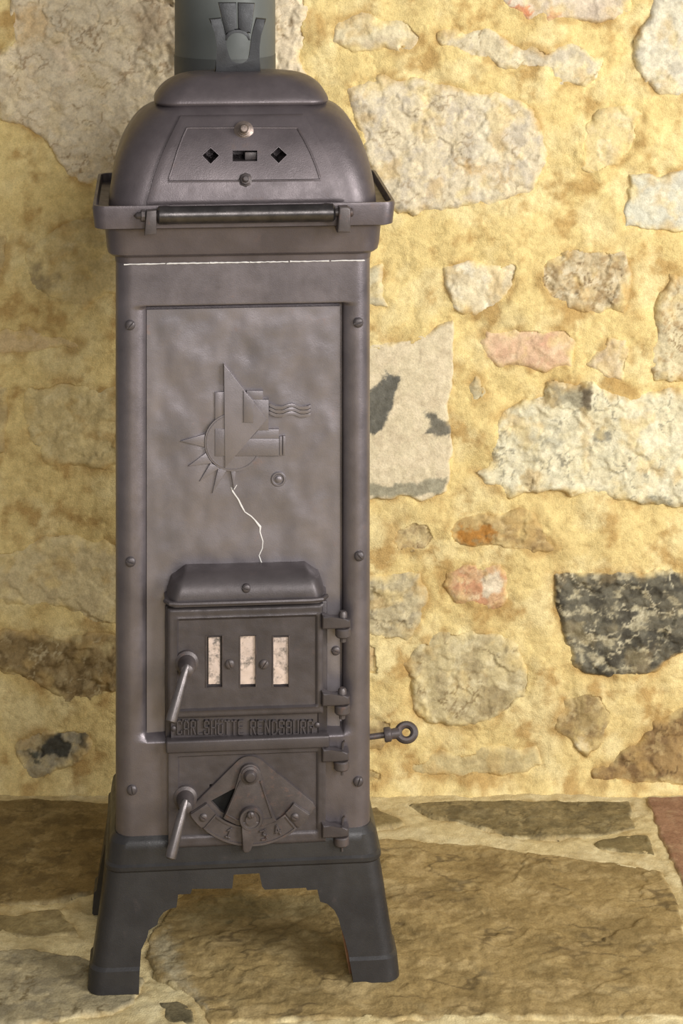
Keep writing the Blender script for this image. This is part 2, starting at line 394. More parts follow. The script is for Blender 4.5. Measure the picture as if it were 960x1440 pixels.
def wall_mortar_h(x, y):
    foot = np.exp(-np.clip(y, 0, 400) / 16.0) * 16
    return fbm(x, y, 130, 3, 11) * 14 + fbm(x, y, 40, 4, 12, .5) * 2.6 - np.clip(np.abs(fbm(x, y, 60, 3, 15)) * -1 + .05, 0, 1) * 24 + fbm(x, y, 7, 2, 14) * .5 + foot
def mortar_col(base, dirt, pale, k):
    def f(x, y, sd):
        c = np.empty(x.shape + (3,)); c[:] = base
        def mix(col, m):
            nonlocal c
            c = c * (1 - m[..., None]) + np.array(col) * m[..., None]
        mix(pale, sstep(-.1, .3, fbm(x, y, 95, 4, 60)) * .8)
        mix(dirt, sstep(.02, .38, fbm(x, y, 70, 5, 64, .62)) * k)
        mix(dirt, sstep(.15, .4, fbm(x, y, 16, 3, 66)) * .25)
        mix(dirt, np.exp(-np.clip(sd, 0, 200) / 9.0) * sstep(-.1, .25, fbm(x, y, 55, 3, 68)) * .75)
        return c
    return f
xl, zt_ = wall_mm(-30, -30); xr, zb_ = wall_mm(990, 1112)
xs = axis(-1300, 1300, xl, xr, 2.3, 9.0); ys = axis(-20, 1950, -10, zt_, 2.3, 9.0)
wall = build_surface('wall_back', 'stone', xs, ys, W,
    mortar_col(C(229,205,142), C(188,154,96), C(236,217,162), .9),
    lambda x, y, h: np.stack([x / 1000, YW - h / 1000, y / 1000], -1), (M_MORTAR, M_STONE), wall_mortar_h)
wall['label'] = 'rubble stone wall with wide yellow lime mortar joints behind the stove'

FL = []
def fl(pts, *cols, **kw):
    kw.setdefault('prot', 2.0); kw.setdefault('rough', .35); kw.setdefault('drop', 7.0); kw.setdefault('edge', 6); kw.setdefault('film', 4); kw.setdefault('smear', .12)
    FL.append(S('f', pts, *cols, **kw))
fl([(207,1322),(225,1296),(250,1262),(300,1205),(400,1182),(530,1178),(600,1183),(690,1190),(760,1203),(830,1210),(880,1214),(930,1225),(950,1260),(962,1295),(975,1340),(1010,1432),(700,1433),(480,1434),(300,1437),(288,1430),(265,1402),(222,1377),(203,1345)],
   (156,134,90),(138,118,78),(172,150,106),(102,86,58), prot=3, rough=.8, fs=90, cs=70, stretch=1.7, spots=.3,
   patch=[([(670,1215),(700,1195),(698,1225),(710,1238),(680,1235)],(112,92,58),.6),([(545,1250),(585,1255),(605,1280),(560,1275)],(122,102,68),.6),
          ([(205,1325),(240,1310),(255,1370),(290,1420),(230,1375)],(176,168,142),.6),([(795,1330),(830,1340),(815,1365),(800,1360)],(120,100,66),.6),
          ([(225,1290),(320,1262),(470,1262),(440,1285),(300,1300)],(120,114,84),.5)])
fl([(572,1131),(620,1126),(888,1127),(895,1166),(840,1175),(790,1179),(720,1179),(655,1160),(600,1146)], (128,114,80),(108,96,68),(150,134,96),(92,80,56), prot=3, cs=40, spots=.6, rough=.5)
fl([(833,1186),(870,1174),(912,1174),(926,1204),(890,1200),(840,1193)], (122,108,74),(104,92,64),(140,124,86), prot=2)
fl([(906,1121),(1030,1119),(1060,1350),(985,1300),(952,1230),(926,1175)], (156,120,94),(144,108,84),(166,134,106), prot=3, rough=.2)
fl([(480,1140),(530,1135),(560,1149),(569,1158),(540,1165),(480,1169)], (138,122,84),(120,104,72), prot=2)
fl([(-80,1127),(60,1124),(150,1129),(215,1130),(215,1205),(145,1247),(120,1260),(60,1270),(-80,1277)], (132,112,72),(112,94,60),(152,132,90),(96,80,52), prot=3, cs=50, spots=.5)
fl([(-80,1290),(20,1285),(85,1277),(112,1313),(60,1319),(0,1313),(-80,1316)], (154,138,98),(136,120,84),(170,152,108), prot=2)
fl([(-80,1347),(40,1335),(110,1345),(150,1360),(205,1376),(192,1406),(160,1426),(90,1434),(50,1441),(-80,1452)], (156,144,114),(136,126,102),(176,162,128),(112,98,70), prot=4, cs=50, rough=.5)
fl([(222,1410),(250,1407),(270,1420),(281,1446),(240,1441)], (116,106,80),(96,88,66), prot=2)
fl([(310,1455),(600,1450),(1010,1450),(1080,1700),(800,1760),(380,1720),(300,1560)], (166,144,96),(148,128,86),(180,158,112), prot=3, cs=70)
fl([(-120,1470),(60,1458),(270,1468),(275,1580),(200,1700),(-140,1690)], (156,142,108),(136,122,92),(172,156,120), prot=3, cs=60)
fl([(-420,1180),(-110,1140),(-100,1300),(-110,1430),(-400,1440)], (150,130,88),(130,112,74),(168,148,104), prot=3, cs=60)
fl([(1085,1140),(1400,1140),(1420,1380),(1110,1400)], (160,138,92),(140,118,78),(176,154,108), prot=3, cs=60)
fl([(-420,1480),(-170,1470),(-170,1720),(-420,1720)], (150,134,96),(132,114,80),(170,150,110), prot=3, cs=60)
fl([(1110,1430),(1420,1410),(1450,1700),(1140,1720)], (154,132,86),(136,116,76),(170,148,104), prot=3, cs=60)
def floor_mortar_h(x, y):
    return fbm(x, y, 140, 3, 211) * 4 + fbm(x, y, 22, 4, 212) * 1.8 - 1.0
fxl = floor_mm(-30, 1112)[0]; fxr = floor_mm(990, 1112)[0]
xs = axis(-1300, 1300, fxl, fxr, 2.6, 12.0); ys = axis(-3400, YW * 1000 + 10, -230, YW * 1000 + 10, 2.6, 14.0)
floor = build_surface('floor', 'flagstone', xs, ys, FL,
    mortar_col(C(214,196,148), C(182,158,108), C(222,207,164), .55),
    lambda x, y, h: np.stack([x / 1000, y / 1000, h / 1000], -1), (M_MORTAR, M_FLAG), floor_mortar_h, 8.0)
floor['label'] = 'stone flagged floor with pale mortar joints under the stove'

# ------------------------------------------------------------ stove helpers (stove frame: x right, y back, z up)
ANG = math.radians(4.9)
OX, OY = -0.137, 0.0
ex = (math.cos(ANG), math.sin(ANG)); ey = (-math.sin(ANG), math.cos(ANG))
def LP(px, py, y=0.0):
    """point of the stove's plane y seen at a picture position -> (x, z)"""
    dx, dz = (px - 480.0) / F, -(py - HZ) / F
    c = ((0 - OX) * ey[0] + (-D0 - OY) * ey[1])
    t = (y - c) / (dx * ey[0] + 1.0 * ey[1])
    X, Y, Z = dx * t, -D0 + t, H + dz * t
    return ((X - OX) * ex[0] + (Y - OY) * ex[1], Z)
def LZ(py, y=0.0): return LP(343, py, y)[1]
def LX(px, y=0.0, py=720): return LP(px, py, y)[0]

stove = bpy.data.objects.new('cast_iron_stove', None)
COL.objects.link(stove)
stove.location = (OX, OY, 0); stove.rotation_euler = (0, 0, ANG)
stove['label'] = 'tall dark cast iron stove with sun relief standing on four legs on flagstones'
stove['category'] = 'stove'

def finish(name, bm, mat, parent, angle=35, label=None):
    bmesh.ops.recalc_face_normals(bm, faces=bm.faces[:])
    me = bpy.data.meshes.new(name)
    bm.to_mesh(me); bm.free()
    me.polygons.foreach_set('use_smooth', np.ones(len(me.polygons), bool))
    me.set_sharp_from_angle(angle=math.radians(angle))
    me.materials.append(mat)
    o = bpy.data.objects.new(name, me)
    COL.objects.link(o); o.parent = parent
    if label: o['label'] = label
    return o

def add_prism(bm, pts, y0, y1, bevel=0.0, seg=2):
    """pts (x,z) polygon, front face at y0, back at y1 (y0<y1); front rim bevelled"""
    a = [bm.verts.new((x, y0, z)) for x, z in pts]
    b = [bm.verts.new((x, y1, z)) for x, z in pts]
    f = bm.faces.new(a); bm.faces.new(b[::-1])
    n = len(pts)
    for i in range(n):
        bm.faces.new((a[i], b[i], b[(i + 1) % n], a[(i + 1) % n]))
    if bevel > 0:
        bmesh.ops.bevel(bm, geom=list(f.edges), offset=bevel, segments=seg, affect='EDGES', profile=.5, clamp_overlap=True)

def add_box(bm, x0, x1, y0, y1, z0, z1, bevel=0.0, seg=2):
    r = bmesh.ops.create_cube(bm, size=1.0)
    for v in r['verts']:
        v.co = Vector(((x0 + x1) / 2 + v.co.x * (x1 - x0), (y0 + y1) / 2 + v.co.y * (y1 - y0), (z0 + z1) / 2 + v.co.z * (z1 - z0)))
    if bevel > 0:
        es = set(e for v in r['verts'] for e in v.link_edges)
        bmesh.ops.bevel(bm, geom=list(es), offset=bevel, segments=seg, affect='EDGES', profile=.5, clamp_overlap=True)

def add_lathe(bm, prof, origin, axis=(0, -1, 0), n=20):
    """prof [(r, h)] along axis from origin"""
    ax = Vector(axis).normalized()
    u = ax.orthogonal().normalized(); v = ax.cross(u)
    o = Vector(origin); rings = []
    for r, h in prof:
        if r < 1e-6: rings.append([bm.verts.new(o + ax * h)])
        else: rings.append([bm.verts.new(o + ax * h + (u * math.cos(2 * math.pi * k / n) + v * math.sin(2 * math.pi * k / n)) * r) for k in range(n)])
    for a, b in zip(rings, rings[1:]):
        for k in range(n):
            k2 = (k + 1) % n
            if len(a) == 1 and len(b) == 1: continue
            if len(a) == 1: bm.faces.new((a[0], b[k], b[k2]))
            elif len(b) == 1: bm.faces.new((a[k], b[0], a[k2]))
            else: bm.faces.new((a[k], b[k], b[k2], a[k2]))
    for ring in (rings[0], rings[-1]):
        if len(ring) > 2: bm.faces.new(ring)

def add_tube(bm, pts, rad, n=8, closed=False):
    pts = [Vector(p) for p in pts]; rings = []
    m = len(pts)
    for i, p in enumerate(pts):
        a = pts[(i - 1) % m] if (closed or i > 0) else p
        b = pts[(i + 1) % m] if (closed or i < m - 1) else p
        t = (b - a).normalized()
        ref = Vector((0, 1, 0)) if abs(t.y) < .9 else Vector((1, 0, 0))
        u = t.cross(ref).normalized(); v = t.cross(u)
        r = rad[i] if isinstance(rad, (list, tuple)) else rad
        rings.append([bm.verts.new(p + (u * math.cos(2 * math.pi * k / n) + v * math.sin(2 * math.pi * k / n)) * r) for k in range(n)])
    rng = range(m if closed else m - 1)
    for i in rng:
        a, b = rings[i], rings[(i + 1) % m]
        for k in range(n):
            bm.faces.new((a[k], a[(k + 1) % n], b[(k + 1) % n], b[k]))
    if not closed:
        bm.faces.new(rings[0][::-1]); bm.faces.new(rings[-1])

def rr_loop(hw, yf, yb, rc, nc=7):
    """rounded rectangle loop; returns list of (x,y)"""
    rc = min(rc, hw * .98, (yb - yf) * .49); out = []
    for cx, cy, a0 in ((hw - rc, yf + rc, -90), (hw - rc, yb - rc, 0), (-hw + rc, yb - rc, 90), (-hw + rc, yf + rc, 180)):
        for k in range(nc + 1):
            a = math.radians(a0 + 90 * k / nc)
            out.append((cx + rc * math.cos(a), cy + rc * math.sin(a)))
    return out

def add_loft(bm, rows, nc=7, cap=True):
    """rows [(z, hw, yf, yb, rc)]"""
    rings = [[bm.verts.new((x, y, z)) for x, y in rr_loop(hw, yf, yb, rc, nc)] for z, hw, yf, yb, rc in rows]
    n = len(rings[0])
    for a, b in zip(rings, rings[1:]):
        for k in range(n):
            bm.faces.new((a[k], a[(k + 1) % n], b[(k + 1) % n], b[k]))
    if cap:
        bm.faces.new(rings[0][::-1]); bm.faces.new(rings[-1])

def spline_rows(rows, sub=4):
    """Catmull-Rom refinement of loft rows"""
    A = np.array(rows); out = []
    n = len(A)
    for i in range(n - 1):
        p0 = A[max(i - 1, 0)]; p1 = A[i]; p2 = A[i + 1]; p3 = A[min(i + 2, n - 1)]
        for k in range(sub):
            t = k / sub
            out.append(tuple(.5 * ((2 * p1) + (-p0 + p2) * t + (2 * p0 - 5 * p1 + 4 * p2 - p3) * t * t + (-p0 + 3 * p1 - 3 * p2 + p3) * t ** 3)))
    out.append(tuple(A[-1]))
    return out

def boolean_cut(obj, bm_cut):
    bmesh.ops.recalc_face_normals(bm_cut, faces=bm_cut.faces[:])
    me = bpy.data.meshes.new('cutter'); bm_cut.to_mesh(me); bm_cut.free()
    c = bpy.data.objects.new('cutter', me); COL.objects.link(c)
    c.parent = obj.parent
    md = obj.modifiers.new('cut', 'BOOLEAN'); md.object = c; md.operation = 'DIFFERENCE'; md.solver = 'EXACT'
    bpy.context.view_layer.update()
    dg = bpy.context.evaluated_depsgraph_get()
    nm = bpy.data.meshes.new_from_object(obj.evaluated_get(dg))
    obj.modifiers.clear()
    old = obj.data; obj.data = nm; nm.name = old.name
    bpy.data.meshes.remove(old)
    bpy.data.objects.remove(c, do_unlink=True); bpy.data.meshes.remove(me)
    obj.data.polygons.foreach_set('use_smooth', np.ones(len(obj.data.polygons), bool))
    obj.data.set_sharp_from_angle(angle=math.radians(35))

def add_slab(bm, xs, zs, yfun, yback):
    """relief front y=yfun(X,Z) on a grid, with sides and back"""
    X, Z = np.meshgrid(xs, zs); Y = yfun(X, Z)
    V = [[bm.verts.new((X[j, i], Y[j, i], Z[j, i])) for i in range(len(xs))] for j in range(len(zs))]
    for j in range(len(zs) - 1):
        for i in range(len(xs) - 1):
            bm.faces.new((V[j][i], V[j][i + 1], V[j + 1][i + 1], V[j + 1][i]))
    rim = V[0][:] + [r[-1] for r in V[1:]] + V[-1][:-1][::-1] + [r[0] for r in V[1:-1]][::-1]
    back = [bm.verts.new((v.co.x, yback, v.co.z)) for v in rim]
    n = len(rim)
    for k in range(n):
        bm.faces.new((rim[k], back[k], back[(k + 1) % n], rim[(k + 1) % n]))
    bm.faces.new(back)

def lines(lo, hi, step, extra=()):
    a = list(np.linspace(lo, hi, max(2, int(round((hi - lo) / step)) + 1)))
    for e in extra: a += [e - .0006, e + .0006]
    return np.array(sorted(v for v in set(np.round(a, 6)) if lo <= v <= hi))

def copy_part(o, parent, loc=(0, 0, 0), rot=None):
    c = o.copy(); COL.objects.link(c); c.parent = parent; c.location = loc
    if rot: c.rotation_euler = rot
    return c

# slotted screw prototype (head towards -y, at origin)
def make_screw(mat):
    bm = bmesh.new()
    add_lathe(bm, [(.0072, -.004), (.0072, .0012), (.0062, .0026), (.0036, .0036), (0, .0039)], (0, 0, 0), n=18)
    o = finish('screw', bm, mat, stove)
    cb = bmesh.new(); add_box(cb, -.0095, .0095, -.006, -.0018, -.0009, .0009)
    boolean_cut(o, cb)
    return o
screw_iron = make_screw(M_DOOR)
screw_rust = make_screw(M_RUST)
_first = {}
def screw(px, py, y, parent, proto=screw_iron, s=1.0, rot=.8):
    x, z = LP(px, py, y)
    if proto.name not in _first:
        _first[proto.name] = 1; o = proto; o.parent = parent
    else:
        o = copy_part(proto, parent)
    o.location = (x, y, z); o.rotation_euler = (0, rot, 0); o.scale = (s, s, s)
    return o

# ------------------------------------------------------------ body
HW = .180; YB = .225
z_top = LZ(368); z_bot = LZ(1192); zr_t = LZ(432); zr_b = LZ(1031)
XL, XR = LX(205.5), LX(482.5)
def body_front(x, z):
    ax = abs(x); rc = .024
    y = 0.0
    if ax > HW - rc:
        q = ax - (HW - rc); y = rc - math.sqrt(max(rc * rc - q * q, 0))
    m = float(sstep(zr_b - .010, zr_b + .006, np.float64(z)) * (1 - sstep(zr_t - .002, zr_t + .005, np.float64(z))))
    xin = -XL if x < 0 else XR
    pk = xin + .024
    if ax < xin: r = .0205
    elif ax < pk:
        q = (pk - ax) / (pk - xin); r = .0135 * (1 - math.sqrt(max(1 - q * q, 0)))
    else: r = 0.0
    return y + m * r
bm = bmesh.new()
fx = np.concatenate([np.linspace(-HW, -HW + .006, 7)[:-1], np.arange(-HW + .006, XL + .003, .0014), np.linspace(XL + .004, XR - .004, 40), np.arange(XR - .003, HW - .006, .0014), np.linspace(HW - .006, HW, 7)])
zs = lines(z_bot, z_top, .012, ())
zs = np.unique(np.concatenate([zs, np.linspace(zr_t - .004, zr_t + .007, 10), np.linspace(zr_b - .012, zr_b + .008, 16)]))
rings = []
for z in zs:
    ring = [(x, body_front(x, z)) for x in fx]
    ring += [(HW, y) for y in np.linspace(.06, YB - .02, 4)] + [(HW - .006, YB - .006), (HW - .02, YB), (-HW + .02, YB), (-HW + .006, YB - .006)] + [(-HW, y) for y in np.linspace(YB - .02, .06, 4)]
    rings.append([bm.verts.new((x, y, z)) for x, y in ring])
for a, b in zip(rings, rings[1:]):
    for k in range(len(a)):
        bm.faces.new((a[k], a[(k + 1) % len(a)], b[(k + 1) % len(a)], b[k]))
bm.faces.new(rings[0][::-1]); bm.faces.new(rings[-1])
body = finish('body', bm, M_IRON, stove, 40)
for i, (px, py) in enumerate([(183, 457), (503.5, 453.5), (183.5, 790), (505, 782), (185.5, 1111), (503.5, 1099)]):
    screw(px, py, -.0004 if i not in (0, 2) else .0002, body, rot=-.8 + i * .55)
screw(472, 915, .0125, body, screw_rust, .9, .3)
bm = bmesh.new(); x, z = LP(218, 927, .016)
add_lathe(bm, [(.0045, -.006), (.0045, .001), (.003, .002), (0, .0022)], (x, .016, z), n=12)
finish('pin', bm, M_IRON, body)

# white sealing line under the cornice
bm = bmesh.new(); rnd2 = random.Random(2); zc0_ = LZ(369) + .0004
xx = -HW + .012
while xx < HW - .012:
    ln = rnd2.uniform(.012, .06)
    if rnd2.random() < .95:
        n = max(3, int(ln / .004))
        add_tube(bm, [(min(xx + ln * k / n, HW - .01), -.0016, zc0_ + rnd2.uniform(-.0003, .0003)) for k in range(n + 1)], [rnd2.uniform(.0006, .0013) for _ in range(n + 1)], 6)
    xx += ln + rnd2.uniform(.0, .003)
finish('sealing_line', bm, M_WHITE, body, label='thin broken white line of sealant')

# ------------------------------------------------------------ front panel with the sun relief
YP = .0135
pz0 = LZ(1029, YP); pz1 = LZ(433, YP)
px0, px1 = XL + .0006, XR - .0006
def panel_y(X, Z):
    x = X * 1000; z = Z * 1000
    h = fbm(x, z * .7, 46, 2, 401) * .0030 + fbm(x, z, 16, 2, 405) * .0003
    e = np.minimum(np.minimum(X - px0, px1 - X), pz1 - Z)
    return YP - h * sstep(0, .02, e)
bm = bmesh.new()
add_slab(bm, lines(px0, px1, .003), lines(pz0, pz1, .003), panel_y, .019)
panel = finish('front_panel', bm, M_PANEL, stove, 40)

def relief(name, pts, h, bevel=.0007, parent=panel, mat=M_PANEL, px=True):
    bm = bmesh.new()
    q = [LP(a, b, YP) for a, b in pts] if px else pts
    add_prism(bm, q, YP - h * 1.5, YP + .004, bevel)
    return finish(name, bm, mat, parent, 30)
def circ(cx, cy, r, n=40): return [(cx + r * math.cos(2 * math.pi * k / n), cy + r * math.sin(2 * math.pi * k / n)) for k in range(n)]
relief('block', [(302, 551), (315.5, 550), (315.5, 592), (302, 590)], .0022)
relief('sun_disc', circ(328, 621, 40.5, 56), .0030, .0012)
bm = bmesh.new()
add_tube(bm, [(LP(a, b, YP)[0], YP - .0045, LP(a, b, YP)[1]) for a, b in circ(328, 621, 37.8, 56)], .0009, 6, True)
finish('disc_rim', bm, M_PANEL, panel)
relief('block', [(302, 602), (342, 602), (342, 640), (302, 640)], .0038, .0005)
relief('triangle', [(314.5, 510.5), (375, 587.5), (316, 656)], .0046, .0006)
relief('block', [(342, 547), (356, 561), (356, 592), (342, 592)], .0058, .0005)
relief('block', [(346.5, 548.2), (369.5, 548.2), (369.5, 563), (346.5, 563)], .0034)
relief('block', [(352, 560.5), (377.5, 560.5), (377.5, 604), (352, 604)], .0040)
relief('block', [(364, 602), (392, 602), (392, 617), (350, 617)], .0036)
relief('block', [(331, 615.3), (392, 615.3), (392, 639.5), (331, 639.5)], .0042)
relief('bar', [(392.3, 612.6), (396.2, 612.6), (396.2, 639.2), (392.3, 639.2)], .0030, .0004)
relief('bar', [(397.2, 611.8), (400.8, 611.8), (400.8, 639), (397.2, 639)], .0036, .0004)
for pts in ([(253.5, 619.5), (288, 609.5), (287, 628)], [(264, 654.8), (289, 636), (298, 650.5)], [(280, 676.4), (296, 650), (309, 657)], [(298.2, 693), (306.5, 657), (319, 660)], [(328.5, 688), (324, 660), (331.5, 660)]):
    relief('sun_ray', pts, .0024, .0006)
for k in range(3):
    top = []; bot = []
    for i in range(25):
        t = i / 24; xx = 377.5 + 59 * t
        yy = 568.5 + 5.4 * k + 2.6 * math.sin(t * 2 * math.pi * 1.75 - 1.2) + .5 * t
        top.append((xx, yy)); bot.append((xx, yy + 4.5))
    relief('wave', top + bot[::-1], .0026, .0007)
bm = bmesh.new(); x, z = LP(391.3, 673.5, YP)
add_lathe(bm, [(.0106, -.002), (.0106, .0016), (.0095, .0026), (.0078, .0026), (.0064, .0012), (.0048, .0012), (.0046, .0030), (.003, .004), (0, .0042)], (x, YP, z), n=28)
finish('boss', bm, M_PANEL, panel)
bm = bmesh.new()
crack = [(333, 682), (329, 688), (324.7, 685), (327, 691), (334.8, 702), (339, 711), (344, 719.7), (353, 725.8), (358, 731), (362.5, 737), (365.6, 741), (365.3, 748), (369.4, 761), (368.6, 771), (364, 781.4), (367.4, 791), (376, 792), (383.6, 791)]
cr = [.0006, .0008, .0009, .0012, .0011, .0014, .0009, .0010, .0009, .0016, .0018, .0010, .0008, .0009, .0008, .0009, .0008, .0005]
pp = [LP(a, b, YP) for a, b in crack]
add_tube(bm, [(x, float(panel_y(np.array(x), np.array(z))) + .0001, z) for x, z in pp], cr, 6)
finish('crack_filler', bm, M_WHITE, panel, label='jagged white filled crack')

# ------------------------------------------------------------ cornice, rim, hood, lid
zc0 = LZ(369); zc1 = LZ(358); zc2 = LZ(322)
bm = bmesh.new()
add_loft(bm, [(zc0 + .001, .1805, -.001, .226, .024), (zc1 - .001, .1815, -.002, .227, .024), (zc1, .186, -.006, .232, .026), (zc1 + .004, .1905, -.011, .236, .028), (zc1 + .012, .1925, -.013, .239, .03), (zc2, .1945, -.016, .241, .03), (zc2 + .006, .196, -.018, .243, .03)])
finish('cornice', bm, M_HOOD, stove)
RF = -.03
zr0 = LZ(321, RF); zr1 = LZ(287, RF)
bm = bmesh.new()
add_loft(bm, [(zr0 + .003, .190, -.010, .238, .028), (zr0, .205, -.026, .252, .02), (zr0 + .002, .2085, -.030, .255, .018), (zr1 - .004, .2115, -.033, .258, .018), (zr1, .2105, -.032, .257, .018), (zr1, .2065, -.028, .253, .016), (zr1 - .003, .2055, -.027, .252, .016), (zr1 - .012, .2045, -.026, .251, .016), (zr1 - .014, .190, -.012, .236, .03)])
finish('rim', bm, M_HOOD, stove)

HOOD = [(1.068, .1905, -.009, .232, .045), (1.092, .1895, -.007, .231, .047), (1.120, .1855, -.001, .226, .05), (1.148, .1785, .009, .219, .054), (1.174, .168, .021, .209, .057), (1.196, .154, .036, .197, .058), (1.210, .139, .050, .186, .056), (1.2175, .122, .064, .174, .05)]
HOFF = LZ(148, .062) - 1.2175
HOOD = [(z + HOFF, a, b, c, d) for z, a, b, c, d in HOOD]
hrows = spline_rows(HOOD, 5)
bm = bmesh.new()
add_loft(bm, hrows + [(hrows[-1][0] + .0005, .05, .10, .14, .015)], nc=10)
hood = finish('hood', bm, M_HOOD, stove, 50)
hz = np.array([r[0] for r in hrows]); hyf = np.array([r[2] for r in hrows])
def hood_y(z): return float(np.interp(z, hz, hyf))
def hood_pt(px, py, off=0.0):
    y = 0.02
    for _ in range(12):
        x, z = LP(px, py, y + off); y = hood_y(z)
    return (x, y + off, z)
# hood door plate following the hood front
dt_l = hood_pt(254, 162); dt_r = hood_pt(426, 162); db_l = hood_pt(206, 287); db_r = hood_pt(484, 287)
NZ, NX = 40, 44
def plate_grid(bm, tl, tr, bl, br, off, thick, bow=0.0):
    fr = []; bk = []
    for j in range(NZ + 1):
        t = j / NZ; z = bl[2] + (tl[2] - bl[2]) * t
        s = math.sin(math.pi * t) * bow
        xl_ = bl[0] + (tl[0] - bl[0]) * t - s; xr_ = br[0] + (tr[0] - br[0]) * t + s
        y = hood_y(z)
        rf = []; rb = []
        for i in range(NX + 1):
            x = xl_ + (xr_ - xl_) * i / NX
            e = min(i, NX - i, j, NZ - j)
            rf.append(bm.verts.new((x, y - off + (.0012 if e == 0 else 0), z))); rb.append(bm.verts.new((x, y - off + thick, z)))
        fr.append(rf); bk.append(rb)
    for j in range(NZ):
        for i in range(NX):
            bm.faces.new((fr[j][i], fr[j][i + 1], fr[j + 1][i + 1], fr[j + 1][i]))
            bm.faces.new((bk[j][i], bk[j + 1][i], bk[j + 1][i + 1], bk[j][i + 1]))
    for i in range(NX):
        bm.faces.new((fr[0][i], bk[0][i], bk[0][i + 1], fr[0][i + 1])); bm.faces.new((fr[NZ][i], fr[NZ][i + 1], bk[NZ][i + 1], bk[NZ][i]))
    for j in range(NZ):
        bm.faces.new((fr[j][0], fr[j + 1][0], bk[j + 1][0], bk[j][0])); bm.faces.new((fr[j][NX], bk[j][NX], bk[j + 1][NX], fr[j + 1][NX]))
bm = bmesh.new(); plate_grid(bm, dt_l, dt_r, db_l, db_r, .0055, .009, .006)
hood_door = finish('hood_door', bm, M_HOOD, stove)
def hole_cutters():
    cb = bmesh.new()
    for cx, cy in ((296, 219), (391.5, 218)):
        q = [hood_pt(cx + a, cy + b, -.004) for a, b in ((-12, 0), (0, 11.5), (12, 0), (0, -11.5))]
        add_prism(cb, [(p[0], p[2]) for p in q], -.05, .065)
    q = [hood_pt(a, b, -.004) for a, b in ((327, 226.5), (361.5, 226.5), (361.5, 211.5), (327, 211.5))]
    add_prism(cb, [(p[0], p[2]) for p in q], -.05, .065)
    return cb
boolean_cut(hood_door, hole_cutters()); boolean_cut(hood, hole_cutters())
bm = bmesh.new()
q0 = [(263, 180), (340, 179.5), (418, 180), (428, 197), (437, 215), (445, 235), (450.5, 253), (345, 254.5), (236.5, 255), (243, 235), (250, 212), (257, 193)]
pts = []
for a, b in zip(q0, q0[1:] + q0[:1]):
    for k in range(6):
        pts.append(hood_pt(a[0] + (b[0] - a[0]) * k / 6, a[1] + (b[1] - a[1]) * k / 6, -.0055))
add_tube(bm, pts, .0017, 6, True)
finish('raised_bead', bm, M_HOOD, hood_door)
for px, py, s in ((296, 219, 1), (391.5, 218, 1)):
    bm = bmesh.new()
    add_tube(bm, [hood_pt(px + a, py + b, -.0052) for a, b in ((-12.5, 0), (0, 12), (12.5, 0), (0, -12))], .0011, 6, True)
    finish('vent_edge', bm, M_HOOD, hood_door)
bm = bmesh.new(); p = hood_pt(352, 219, .006)
add_box(bm, p[0] - .008, p[0] + .009, p[1] - .003, p[1] + .004, p[2] - .0055, p[2] + .0055, .001)
finish('vent_slider', bm, M_RUST, hood_door)
p = hood_pt(342.5, 184, -.0045); bm = bmesh.new()
nrm = Vector((0, -1, .35)).normalized()
add_lathe(bm, [(.0145, -.002), (.0140, .0018), (.0105, .0035), (.0095, .0040), (.0095, .0065), (.0080, .0070), (.0080, .0105), (.0062, .0115), (.0062, .0165), (.0045, .0185), (0, .019)], p, nrm, 20)
finish('bolt', bm, M_BRASS, hood_door)
p = hood_pt(345, 253, -.0045); bm = bmesh.new()
add_lathe(bm, [(.0105, -.002), (.0100, .0018), (.0078, .0030), (.0074, .0060), (.0050, .0068), (.0046, .0105), (.003, .0118), (0, .012)], p, nrm, 8)
finish('nut', bm, M_RUST, hood_door)

# hinge bar in front of the hood door
YBAR = -.036
bx0, zb0 = LP(221, 301.5, YBAR); bx1, zb1 = LP(471, 300, YBAR)
zb = (zb0 + zb1) / 2
bm = bmesh.new()
add_lathe(bm, [(.010, 0), (.0128, .003), (.0132, .012), (.0126, .02), (.0126, bx1 - bx0 - .02), (.0132, bx1 - bx0 - .012), (.0125, bx1 - bx0 - .003), (.009, bx1 - bx0)], (bx0, YBAR, zb), (1, 0, 0), 24)
bar = finish('hinge_bar', bm, M_BAR, stove)
bm = bmesh.new()
add_lathe(bm, [(.0055, 0), (.0055, .012)], (bx1 - .004, YBAR, zb), (1, 0, 0), 14)
finish('hinge_pin', bm, M_RUST, bar)
bm = bmesh.new()
add_lathe(bm, [(.0055, 0), (.0055, .012)], (bx0 - .008, YBAR, zb), (1, 0, 0), 14)
finish('hinge_pin', bm, M_RUST, bar)
bm = bmesh.new()
a = LP(203, 294, YBAR); b = LP(220, 329, YBAR)
add_prism(bm, [(a[0], b[1]), (b[0], b[1] + .002), (b[0], a[1]), (a[0] + .003, a[1] - .001)], YBAR - .011, -.018, .002)
br = finish('hinge_bracket', bm, M_RUST, stove)
bm = bmesh.new()
add_lathe(bm, [(.0085, 0), (.0085, .005), (.005, .006), (.0045, .011), (0, .016)], (a[0] + .001, YBAR, zb), (-1, 0, 0), 8)
finish('nut', bm, M_RUST, br)
bm = bmesh.new()
a = LP(473, 289, YBAR); b = LP(492, 325, YBAR)
add_prism(bm, [(a[0], b[1]), (b[0], b[1]), (b[0], a[1] - .003), (b[0] - .004, a[1]), (a[0] + .003, a[1])], YBAR - .012, -.018, .003, 3)
br = finish('hinge_bracket', bm, M_RUST, stove)
bm = bmesh.new()
add_lathe(bm, [(.006, 0), (.006, .003), (.004, .005), (0, .0055)], (b[0], YBAR, zb), (1, 0, 0), 12)
finish('pin_end', bm, M_RUST, br)

